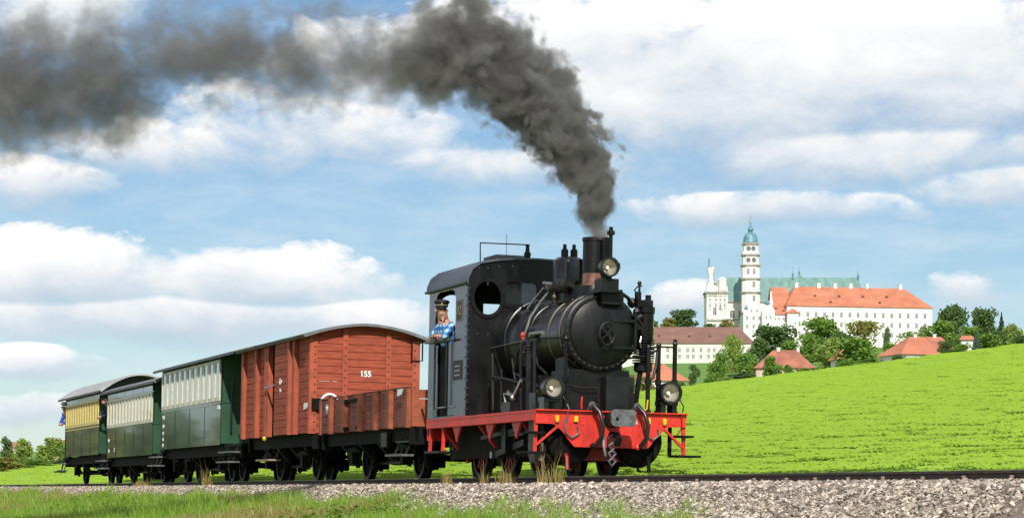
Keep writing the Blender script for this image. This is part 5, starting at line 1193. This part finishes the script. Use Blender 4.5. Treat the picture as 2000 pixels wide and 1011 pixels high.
# ---- coaches
PALEROOF = mat('pale_grey_roof_felt', (0.36, 0.365, 0.365), 0.85, vary=0.15, scale=3, bump=0.1)
def coach(root, x0, x1, p0, p1, z0, ze, zc, wz0, wz1, nwin, frame, glass, groups=None, seams=5, half=1.10, roofover=.14, letter=True, axles=(), bogie=False, steps=True):
    """body x0..x1 (x1: front), platforms to p0 (rear) and p1 (front)"""
    Ln = x1 - x0
    # windows
    xs_ = []
    pitch = Ln * .985 / nwin; ww = pitch * .86
    for i in range(nwin): xs_.append(x0 + Ln * .0075 + pitch * (i + .5))
    holes = [rect(x - ww / 2, x + ww / 2, wz0, wz1) for x in xs_]
    for sg in (-1, 1):
        y0_, y1_ = sg * half - .015, sg * half + .015
        b = part('upper_side', MB().plate(rect(x0, x1, wz0 - .06, ze - .02), holes, 'xz', y0_, y1_), GREEN, root, smooth=False)
        sw = Ln / seams
        for k in range(seams): part('side_panel', MB().box(x0 + sw * k + .006, x0 + sw * (k + 1) - .006, y0_, y1_, z0, wz0 - .064), GREEN, root, smooth=False)
        for k in range(seams - 1 if sg < 0 else 0): part('seam_strip', MB().box(x0 + sw * (k + 1) - .012, x0 + sw * (k + 1) + .012, sg * half + sg * .016, sg * half + sg * .022, z0, wz0 - .07), GREEN, root, smooth=False)
        part('waist_rail', MB().box(x0, x1, sg * half, sg * (half + .035), wz0 - .095, wz0 - .065), frame if frame is GOLDFRAME else GREEN, root, smooth=False)
        if sg < 0:
            for x in xs_:
                w = part('window', MB().plate(rect(x - ww / 2 - .015, x + ww / 2 + .015, wz0 - .012, wz1 + .012), [rect(x - ww / 2 + ww * .13, x + ww / 2 - ww * .10, wz0 + .08, wz1 - .05)], 'xz', -half - .045, -half - .016), frame, root, smooth=False)
                part('pane', MB().box(x - ww / 2 + .02, x + ww / 2 - .02, -half - .024, -half - .010, wz0 + .03, wz1 - .03), glass, w, smooth=False)
        else:
            part('window_row', MB().box(x0 + .1, x1 - .1, half - .005, half + .005, wz0, wz1), GLASSD, root, smooth=False)
    part('bottom_rail', MB().box(x0, x1, -half - .022, -half + .01, z0 - .03, z0 + .02), GREEN, root, smooth=False)
    # end walls with a door
    for xe, d, pe in ((x1, 1, p1), (x0, -1, p0)):
        e_ = part('end_wall', MB().prism([(-half, z0), (half, z0), (half, ze), (.55, ze + (zc - ze) * .75), (0, zc - .05), (-.55, ze + (zc - ze) * .75), (-half, ze)], 'yz', xe - d * .03, xe), GREENEND, root, smooth=False)
        part('end_door', MB().box(xe, xe + d * .02, -.36, .36, z0, z0 + 1.75), GREEN, e_, smooth=False)
        part('corner_rail', MB().tube([(xe + d * .06, -half + .22, z0 + .25), (xe + d * .06, -half + .22, wz1 - .45)], .025, 8), BLACKG, e_)
        part('end_moulding', MB().box(xe, xe + d * .018, -half, -.40, wz0 - .06, wz0 - .04), GREENEND, e_, smooth=False)
        part('platform', MB().box(xe, pe, -half + .08, half - .08, z0 - .08, z0 - .02), GRIME, root, smooth=False)
        for y in (-.98, .98):
            part('platform_post', MB().box(pe - d * .06, pe - d * .02, y - .02, y + .02, z0 - .05, ze + .0), BLACKG, root, smooth=False)
        g_ = MB().box(pe - d * .055, pe - d * .03, -.96, .96, z0 + .92, z0 + .96)
        for y in np.linspace(-.9, .9, 9): g_.box(pe - d * .05, pe - d * .035, y - .01, y + .01, z0 - .04, z0 + .92)
        part('platform_railing', g_, BLACKG, root, smooth=False)
        foot_step(root, (xe + pe) / 2, abs(pe - xe) * .7, .40, -half - .02, z0); foot_step(root, (xe + pe) / 2, abs(pe - xe) * .7, .62, -half + .02, z0)
    ro = arc_roof(p0 - .05, p1 + .05, flat_arc(ze - .005, zc, half + roofover, 16, 1.9), .05, PALEROOF if frame is GOLDFRAME else ROOFGREY, root)
    part('gutter_strip', MB().box(p0 - .05, p1 + .05, -half - roofover - .004, -half - roofover + .03, ze - .06, ze - .012), BLACK, ro, smooth=False)
    underframe(root, p0 + .15, p1 - .15, z0 - .03, axles, .38)
c3 = vehicle('passenger_coach', 'tallest dark green coach with white framed windows next to the red goods van', 'railway coach', -26.6)
coach(c3, -30.55, -22.88, -31.2, -20.95, .85, 2.84, 3.07, 1.83, 2.74, 11, CREAM, GLASS, seams=4, axles=(-22.9, -24.05, -28.2, -29.85))
lettering('HMB', .13, WHITE, c3, (-30.25, -1.118, 1.62), SIDE_TEXT); lettering('KB4', .12, WHITE, c3, (-30.25, -1.118, 1.40), SIDE_TEXT)
for k, t_ in enumerate(('1 9', '5 6', '3 1')): lettering(t_, .12, WHITE, c3, (-30.28, -1.118, 1.22 - .15 * k), SIDE_TEXT)
part('class_plate', MB().box(-23.2, -22.95, -1.135, -1.118, 1.63, 1.72), WHITE, c3, smooth=False)
c4 = vehicle('passenger_coach', 'lower middle green coach with paired cream windows and panelled letter board', 'railway coach', -35.9)
coach(c4, -39.5, -31.85, -40.2, -31.25, .74, 2.60, 2.90, 1.57, 2.33, 14, CREAM, GLASS, seams=5, axles=(-33.2, -38.2))
for k in range(5): part('letter_panel', MB().box(-39.4 + 1.51 * k, -39.4 + 1.51 * k + 1.46, -1.13, -1.116, 2.38, 2.57), GREEN, c4, smooth=False)
lettering('2', .16, WHITE, c4, (-38.2, -1.118, .92), SIDE_TEXT); lettering('151', .13, WHITE, c4, (-39.15, -1.118, .90), SIDE_TEXT); lettering('HMB', .12, WHITE, c4, (-39.2, -1.118, 1.2), SIDE_TEXT)
c5 = vehicle('passenger_coach', 'last olive green coach with narrow yellow framed windows and light grey domed roof', 'railway coach', -44.5)
coach(c5, -48.1, -41.15, -49.2, -40.35, .87, 2.70, 3.22, 1.75, 2.46, 13, GOLDFRAME, GLASSG, seams=4, axles=(-42.3, -47.5))
part('rear_steps', MB().box(-49.9, -49.1, -1.25, -.95, .36, .40).beam((-49.3, -1.0, .8), (-49.5, -1.05, .4), .03, .03), GRIME, c5, smooth=False)
XO = Vector((0, 0, 0))
# ================================================================== people
SKIN = mat('skin', (0.55, 0.30, 0.21), 0.55, vary=0.08, scale=20)
HAIRB = mat('brown_hair', (0.055, 0.03, 0.018), 0.6, vary=0.3, scale=30)
DENIM = mat('dark_trousers', (0.02, 0.025, 0.045), 0.85, vary=0.2)
NAVY = mat('navy_jacket', (0.018, 0.025, 0.07), 0.8, vary=0.2)
BLUEJ = mat('blue_jacket', (0.03, 0.10, 0.42), 0.7, vary=0.2)
MAROON = mat('maroon_rucksack', (0.12, 0.015, 0.05), 0.75, vary=0.2)
HATW = mat('white_sun_hat', (0.72, 0.71, 0.68), 0.8, vary=0.06)
CAPB = mat('black_cap_cloth', (0.015, 0.015, 0.018), 0.6, vary=0.2)
BRAID = mat('gold_cap_braid', (0.55, 0.42, 0.20), 0.4, metal=0.6)
EYEM = mat('eye', (0.03, 0.025, 0.02), 0.2); LIPM = mat('lips', (0.42, 0.15, 0.12), 0.5)
def plaid():
    m = bpy.data.materials.new('blue_plaid_shirt'); m.use_nodes = True; n = NT(m.node_tree); b = n.n['Principled BSDF']
    tc = n.new('ShaderNodeTexCoord').outputs['Object']; sp = n.new('ShaderNodeSeparateXYZ'); n.l.new(tc, sp.inputs[0])
    def stripe(v, k): return n.m('GREATER_THAN', n.m('SINE', n.m('MULTIPLY', v, k)), 0.1)
    a = stripe(n.m('ADD', sp.outputs[0], n.m('MULTIPLY', sp.outputs[1], 0.8)), 62.0); c = stripe(sp.outputs[2], 62.0)
    f = n.m('MULTIPLY', n.m('ADD', a, c), 0.5)
    n.put(b.inputs['Base Color'], n.ramp(f, [(0, (.02, .09, .34)), (.5, (.07, .26, .58)), (1.0, (.50, .68, .80))])); b.inputs['Roughness'].default_value = .8
    return m
PLAID = plaid()
def skin_graph(name, verts, edges, mt, parent, root=0, sub=2):
    """verts: (x, y, z, radius)"""
    me = bpy.data.meshes.new(name); me.from_pydata([v[:3] for v in verts], edges, [])
    o = bpy.data.objects.new(name, me); COL.objects.link(o); o.parent = parent
    sk = o.modifiers.new('skin', 'SKIN'); sk.use_smooth_shade = True
    for i, v in enumerate(verts):
        me.skin_vertices[0].data[i].radius = (v[3], v[4] if len(v) > 4 else v[3])
    me.skin_vertices[0].data[root].use_root = True
    ss = o.modifiers.new('sub', 'SUBSURF'); ss.levels = sub; ss.render_levels = sub
    me.materials.append(mt); return o
def person(label, foot, J, shirt, group=None, collar=None):
    """foot = point (train frame) below the pelvis; J: joints relative to it"""
    o = empty('person', label, 'person', OV + R3 @ Vector(foot), TRAIN_ROT, group)
    V = Vector; P, C, N, H = V(J['pelvis']), V(J['chest']), V(J['neck']), V(J['head']); f = V(J['face']).normalized()
    v = [(*P, .15), (*(P.lerp(C, .5)), .145), (*C, .165), (*N, .062), (*(H + f * .012 + V((0, 0, -.055))), .072), (*(H + V((0, 0, .045))), .090), (*(H + f * .086 + V((0, 0, -.012))), .012)]
    e = [(0, 1), (1, 2), (2, 3), (3, 4), (4, 5), (4, 6)]
    def add(par, p, r): v.append((*p, r)); e.append((par, len(v) - 1)); return len(v) - 1
    for s in 'lr':
        sh, el, wr, hd = V(J['sh' + s]), V(J['el' + s]), V(J['wr' + s]), V(J['hd' + s])
        a = add(2, sh, .068); a = add(a, sh.lerp(el, .5), .054); a = add(a, el, .045); a = add(a, el.lerp(wr, .45), .042); a = add(a, wr, .030)
        d = (hd - wr).normalized(); side = d.cross(V((0, 0, 1))).normalized(); dn = V((0, 0, -1))
        pm = add(a, wr + d * .065, .036)
        for k, (off_, ln) in enumerate(((-.030, .070), (-.010, .082), (.010, .078), (.029, .060))):
            b = add(pm, wr + d * .10 + side * off_, .0105); b = add(b, wr + d * (.10 + ln * .55) + side * off_ * 1.1 + dn * .008, .0095); add(b, wr + d * (.10 + ln * .85) + side * off_ * 1.1 + dn * .030, .008)
        sg = -1 if s == 'l' else 1
        b = add(a, wr + d * .04 + side * .038 * sg, .013); add(b, wr + d * .085 + side * .062 * sg + dn * .012, .010)
        hp, kn, an = V(J['hp' + s]), V(J['kn' + s]), V(J['an' + s])
        a = add(0, hp, .095); a = add(a, kn, .062); a = add(a, an, .042); add(a, an + V((.13, 0, -.05)), .035)
    body = skin_graph('body', v, e, SKIN, o)
    # shirt over torso and upper arms
    v = [(*(P + V((0, 0, -.05))), .165), (*(P.lerp(C, .5)), .165), (*C, .185), (*(C.lerp(N, .62)), .09)]; e = [(0, 1), (1, 2), (2, 3)]
    for s in 'lr':
        sh, el, wr = V(J['sh' + s]), V(J['el' + s]), V(J['wr' + s])
        end = el if J.get('short') else wr.lerp(el, .12)
        v += [(*sh, .082), (*(sh.lerp(el, .55)), .068), (*el, .058)]; k = len(v); e += [(2, k - 3), (k - 3, k - 2), (k - 2, k - 1)]
        v += [(*(el.lerp(wr, .25 if J.get('short') else .85)), .052)]; e.append((k - 1, k))
    skin_graph('shirt', v, e, shirt, o)
    v = [(*(P + V((0, 0, .02))), .17)]; e = []
    for s in 'lr':
        v += [(*J['hp' + s], .115), (*J['kn' + s], .078), (*(V(J['an' + s]) + V((0, 0, .03))), .062)]; k = len(v); e += [(0, k - 3), (k - 3, k - 2), (k - 2, k - 1)]
    skin_graph('trousers', v, e, DENIM, o)
    sd3 = f.cross(V((0, 0, 1))).normalized()
    for s in (-1, 1):
        part('eye', MB().ball(H + f * .088 + sd3 * .032 * s + V((0, 0, .018)), .010, 8), EYEM, o)
        part('ear', MB().ball(H + sd3 * .092 * s - f * .005, .026, 8, (.6, .6, 1)), SKIN, o)
    part('mouth', MB().ball(H + f * .086 + V((0, 0, -.055)), .019, 8, (1, 1, .35)), LIPM, o)
    if collar: part('collar', MB().tube([N + V((.062 * math.cos(a), .062 * math.sin(a), .01)) for a in np.linspace(0, 2 * PI, 14, endpoint=False)], .026, 8, True), collar, o)
    return o, H, f, sd3
def legs(z): return dict(hpl=(0, -.09, z), hpr=(0, .09, z), knl=(.02, -.10, z * .52), knr=(.02, .10, z * .52), anl=(0, -.10, .09), anr=(0, .10, .09))
# driver leaning on the cab rail
J = dict(pelvis=(-.05, .16, .98), chest=(0, -.05, 1.33), neck=(.03, -.12, 1.53), head=(.06, -.16, 1.675), face=(.95, -.22, -.12),
         shl=(-.19, -.12, 1.42), ell=(-.30, -.24, 1.24), wrl=(-.06, -.27, 1.235), hdl=(.10, -.25, 1.23),
         shr=(.21, -.05, 1.42), elr=(.36, -.20, 1.24), wrr=(.16, -.28, 1.265), hdr=(.0, -.31, 1.26), short=True, **{k: (a, b + .14, c) for k, (a, b, c) in legs(.92).items()})
o, H, f, sd3 = person('engine driver in a blue plaid shirt and black cap leaning out of the cab', (-4.93, -.99, .98), J, PLAID)
cp = MB().lathe([(.098, .055), (.104, .085), (.102, .105), (.125, .125), (.128, .14), (.11, .165), (.05, .178), (.005, .18)], H, (0.03, 0, 1), 24, False); c = part('cap', cp, CAPB, o)
part('cap_band', MB().lathe([(.1055, .082), (.1065, .088), (.1055, .094)], H, (0.03, 0, 1), 24, False), BRAID, c)
part('cap_badge', MB().ball(H + f * .108 + Vector((0, 0, .115)), .016, 8), BRAID, c)
pk = [H + f * (.095 + .055 * math.cos(a)) + sd3 * (.085 * math.sin(a)) + Vector((0, 0, .062 - .016 * math.cos(a))) for a in np.linspace(-PI / 2, PI / 2, 9)]
part('cap_peak', MB().add([tuple(p) for p in pk] + [tuple(p + Vector((0, 0, .006))) for p in pk], [tuple(range(9)), tuple(range(17, 8, -1))] + [(i, i + 1, i + 10, i + 9) for i in range(8)] + [(8, 0, 9, 17)]), BLACKG, c)
part('hair', MB().ball(H - f * .034 + Vector((0, 0, .012)), .090, 14, (1, 1, .85)), HAIRB, o)
part('watch', MB().tube([Vector(J['wrr']) + Vector((0.0, .034 * math.cos(a), .034 * math.sin(a))) for a in np.linspace(0, 2 * PI, 12, endpoint=False)], .008, 6, True), BRASS, o)
# passenger leaning from the front platform of the last coach
J = dict(pelvis=(0, .10, .95), chest=(.0, -.10, 1.27), neck=(.02, -.22, 1.44), head=(.04, -.34, 1.53), face=(.45, -.80, -.25),
         shl=(-.18, -.16, 1.36), ell=(-.24, -.34, 1.14), elr=(.28, -.30, 1.12), wrl=(-.10, -.46, 1.05), hdl=(.05, -.50, 1.03), shr=(.20, -.12, 1.36), wrr=(.12, -.46, 1.06), hdr=(-.02, -.52, 1.04), **legs(.90))
o, H, f, sd3 = person('brown haired passenger in a navy jacket leaning from the last coach front platform', (-40.75, -.70, .86), J, NAVY, collar=WHITE)
part('hair', MB().ball(H - f * .026 + Vector((0, 0, .035)), .104, 14, (1, 1, .92)), HAIRB, o)
# passenger standing on the rear platform
J = dict(pelvis=(0, .06, .95), chest=(.0, -.14, 1.28), neck=(.02, -.24, 1.45), head=(.03, -.30, 1.59), face=(.85, -.50, -.05),
         shl=(-.17, -.22, 1.38), ell=(-.24, -.34, 1.14), wrl=(-.05, -.38, 1.04), hdl=(.10, -.36, 1.02), shr=(.18, -.10, 1.38), elr=(.28, -.24, 1.14), wrr=(.20, -.36, 1.04), hdr=(.08, -.44, 1.03), **legs(.90))
o, H, f, sd3 = person('passenger in a blue jacket and white sun hat on the rearmost platform', (-48.75, -.82, .86), J, BLUEJ)
part('sun_hat', MB().lathe([(.20, .05), (.15, .062), (.105, .075), (.10, .13), (.085, .165), (.04, .18), (.005, .182)], H, (0.05, -.05, 1), 22, False), HATW, o)
part('hat_band', MB().lathe([(.107, .078), (.108, .09), (.106, .102)], H, (0.05, -.05, 1), 22, False), CAPB, o)
part('rucksack', MB().ball((.16, .12, 1.25), .17, 12, (.8, .9, 1.35)), MAROON, o)

# ================================================================== smoke
CHT = OV + R3 @ Vector((CXX, 0, 3.47))
SA = math.atan2(0.42, -0.9075)                     # the wind carries the plume this way
SX = Vector((math.cos(SA), math.sin(SA), 0)); SN_ = Vector((-math.sin(SA), math.cos(SA), 0))
def S2(px, py):
    """pixel -> (s, h) in the vertical plane of the plume"""
    r = Vector(((px - CX) / F, 1, (HY - py) / F)); t = CHT.dot(SN_) / r.dot(SN_); p = r * t - CHT
    return p.dot(SX), p.z
rise = [(1166, 462, 27), (1167, 440, 31), (1166, 410, 42), (1148, 360, 60), (1116, 300, 82), (1090, 250, 98), (1062, 200, 108)]
drift = [(1130, 225, 60), (1085, 205, 95), (1000, 150, 108), (930, 100, 105), (860, 95, 100), (780, 112, 85), (700, 118, 72), (620, 116, 86), (540, 114, 88), (450, 104, 90), (360, 112, 95), (260, 150, 112), (160, 165, 122), (60, 172, 118), (-60, 165, 125), (-220, 150, 135), (-420, 150, 135), (-640, 150, 120)]
def conv(path):
    out = []
    for px, py, r in path:
        s, h = S2(px, py); s2, h2 = S2(px, py - r); out.append((s, h, abs(h2 - h)))
    return out
R_, D_ = conv(rise), conv(drift)
SMAX = max(p[0] for p in D_) + .1; HM = R_[-1][1] + .35
def smoke_material():
    m = bpy.data.materials.new('coal_smoke'); m.use_nodes = True; n = NT(m.node_tree); n.n.clear()
    out = n.new('ShaderNodeOutputMaterial'); pv = n.new('ShaderNodeVolumePrincipled'); n.l.new(pv.outputs[0], out.inputs['Volume'])
    P0 = n.new('ShaderNodeTexCoord').outputs['Object']
    wv = n.new('ShaderNodeTexNoise'); n.put(wv.inputs['Vector'], P0); wv.inputs['Scale'].default_value = 0.85; wv.inputs['Detail'].default_value = 2
    warp = n.vm('MULTIPLY', n.vm('SUBTRACT', wv.outputs['Color'], (.5, .5, .5)), (1.0, .8, 1.0))
    sp0 = n.new('ShaderNodeSeparateXYZ'); n.l.new(P0, sp0.inputs[0])
    kw = n.new('ShaderNodeVectorMath', operation='SCALE'); n.put(kw.inputs[0], warp); n.put(kw.inputs[3], n.step(sp0.outputs[2], 0.2, 2.0))
    P = n.vm('ADD', P0, kw.outputs[0])
    sp = n.new('ShaderNodeSeparateXYZ'); n.l.new(P, sp.inputs[0]); s, t, h = sp.outputs
    # rising column, by height
    fh = n.m('DIVIDE', h, HM, clamp=True)
    sc_ = n.m('MULTIPLY_ADD', n.curve(fh, [(max(0, min(1, p[1] / HM)), p[0] / 4 + .5) for p in R_] + [(1.0, R_[-1][0] / 4 + .55)]), 4.0, -2.0)
    r1 = n.m('MULTIPLY', n.curve(fh, [(max(0, min(1, p[1] / HM)), p[2]) for p in R_] + [(1.0, .8)]), 1.22); r1 = n.m('MAXIMUM', r1, .12)
    a = n.m('SUBTRACT', s, sc_)
    d1 = n.m('SUBTRACT', 1.0, n.m('DIVIDE', n.m('SQRT', n.m('ADD', n.m('MULTIPLY', a, a), n.m('MULTIPLY', t, t))), r1))
    d1 = n.m('SUBTRACT', d1, n.m('MULTIPLY', n.step(h, HM - .5, HM + .15), 2.0))
    # drifting part, by distance
    fs = n.m('DIVIDE', s, SMAX, clamp=True)
    hm = 6.0
    hc = n.m('MULTIPLY', n.curve(fs, [(0.0, D_[0][1] / hm)] + [(max(0, min(1, p[0] / SMAX)), p[1] / hm) for p in D_ if p[0] > .02] + [(1.0, D_[-1][1] / hm)]), hm)
    r2 = n.m('MAXIMUM', n.m('MULTIPLY', n.curve(fs, [(0.0, D_[0][2] / 3.2)] + [(max(0, min(1, p[0] / SMAX)), p[2] / 3.2) for p in D_ if p[0] > .02] + [(1.0, D_[-1][2] / 3.2)]), 3.9), .25)
    b = n.m('SUBTRACT', h, hc)
    d2 = n.m('SUBTRACT', 1.0, n.m('DIVIDE', n.m('SQRT', n.m('ADD', n.m('MULTIPLY', b, b), n.m('MULTIPLY', t, t))), r2))
    d2 = n.m('SUBTRACT', d2, n.m('MULTIPLY', n.step(s, .25, -.35), 2.0))
    d2 = n.m('SUBTRACT', d2, n.step(s, SMAX - 2.2, SMAX - .2))
    n1 = n.noise(P0, 1.35, 7, 0.62, 0.5); 
    vo = n.new('ShaderNodeTexVoronoi', feature='SMOOTH_F1'); vo.inputs['Scale'].default_value = 3.1; vo.inputs['Smoothness'].default_value = .25
    vo.inputs['Detail'].default_value = 2.0; vo.inputs['Roughness'].default_value = .55
    n.put(vo.inputs['Vector'], P)
    bil = n.m('MULTIPLY_ADD', vo.outputs['Distance'], -1.0, .72)
    e1 = n.m('ADD', d1, n.m('ADD', n.m('MULTIPLY', bil, .80), n.m('MULTIPLY_ADD', n1, .7, -.35)))
    far = n.step(s, .9, 4.5)
    nf = n.m('ADD', n.m('MULTIPLY', n1, .62), n.m('MULTIPLY', n.noise(n.vm('MULTIPLY', P0, (.75, 1, 1)), 3.4, 5, .6, .6), .38))
    amp = n.m('MULTIPLY_ADD', far, 2.9, 1.8)
    e2 = n.m('ADD', d2, n.m('ADD', n.m('MULTIPLY', bil, n.m('MULTIPLY_ADD', far, -.35, .7)), n.m('MULTIPLY', n.m('SUBTRACT', nf, n.m('MULTIPLY_ADD', far, -.025, .53)), amp)))
    w1 = n.m('MULTIPLY', n.step(e1, .03, .24, False), 15.0)
    w2 = n.m('MULTIPLY', n.step(e2, .0, n.m('MULTIPLY_ADD', far, .65, .35), False), n.m('MULTIPLY_ADD', far, -6.2, 9.0))
    dens = n.m('MAXIMUM', w1, w2)
    n.put(pv.inputs['Density'], dens)
    steam = n.m('MULTIPLY', n.step(h, .26, .04), n.step(n1, .35, .6))
    tone = n.mix(n.step(n1, .35, .65), (.235, .228, .224, 1), (.41, .40, .396, 1))
    n.put(pv.inputs['Color'], n.mix(steam, tone, (.97, .97, .96, 1)))
    pv.inputs['Anisotropy'].default_value = 0.1
    return m
def smoke_hull():
    ring = []; path = [(R_[0][0], R_[0][1] - .06, .17)] + [(s, h, r * 1.42 + .04) for s, h, r in R_[1:5]]
    up = (Vector((0, 0, 1)))
    pts = [Vector((s, 0, h)) for s, h, r in path]; rr = [r for *_, r in path]
    for s, h, r in D_[2:]: pts.append(Vector((s, 0, h))); rr.append(r * 1.55 + .10)
    n = 22; m = MB(); m.tube(pts, rr, n)
    vv = []
    for p in m.v:
        q = Vector(p); k = .10 * math.sin(q.x * 2.1 + q.z * 3) + .07 * math.sin(q.y * 5 + q.x * 4.3)
        vv.append(tuple(q + Vector((0, 0, k * min(1, max(0, q.z - .3))))))
    m.v = vv; return m
me = smoke_hull().mesh('smoke', True, 180); me.materials.append(smoke_material())
sm = bpy.data.objects.new('smoke', me); COL.objects.link(sm); sm.location = CHT; sm.rotation_euler = (0, 0, SA)
tag(sm, 'billowing dark grey coal smoke streaming from the chimney to the left', kind='stuff')
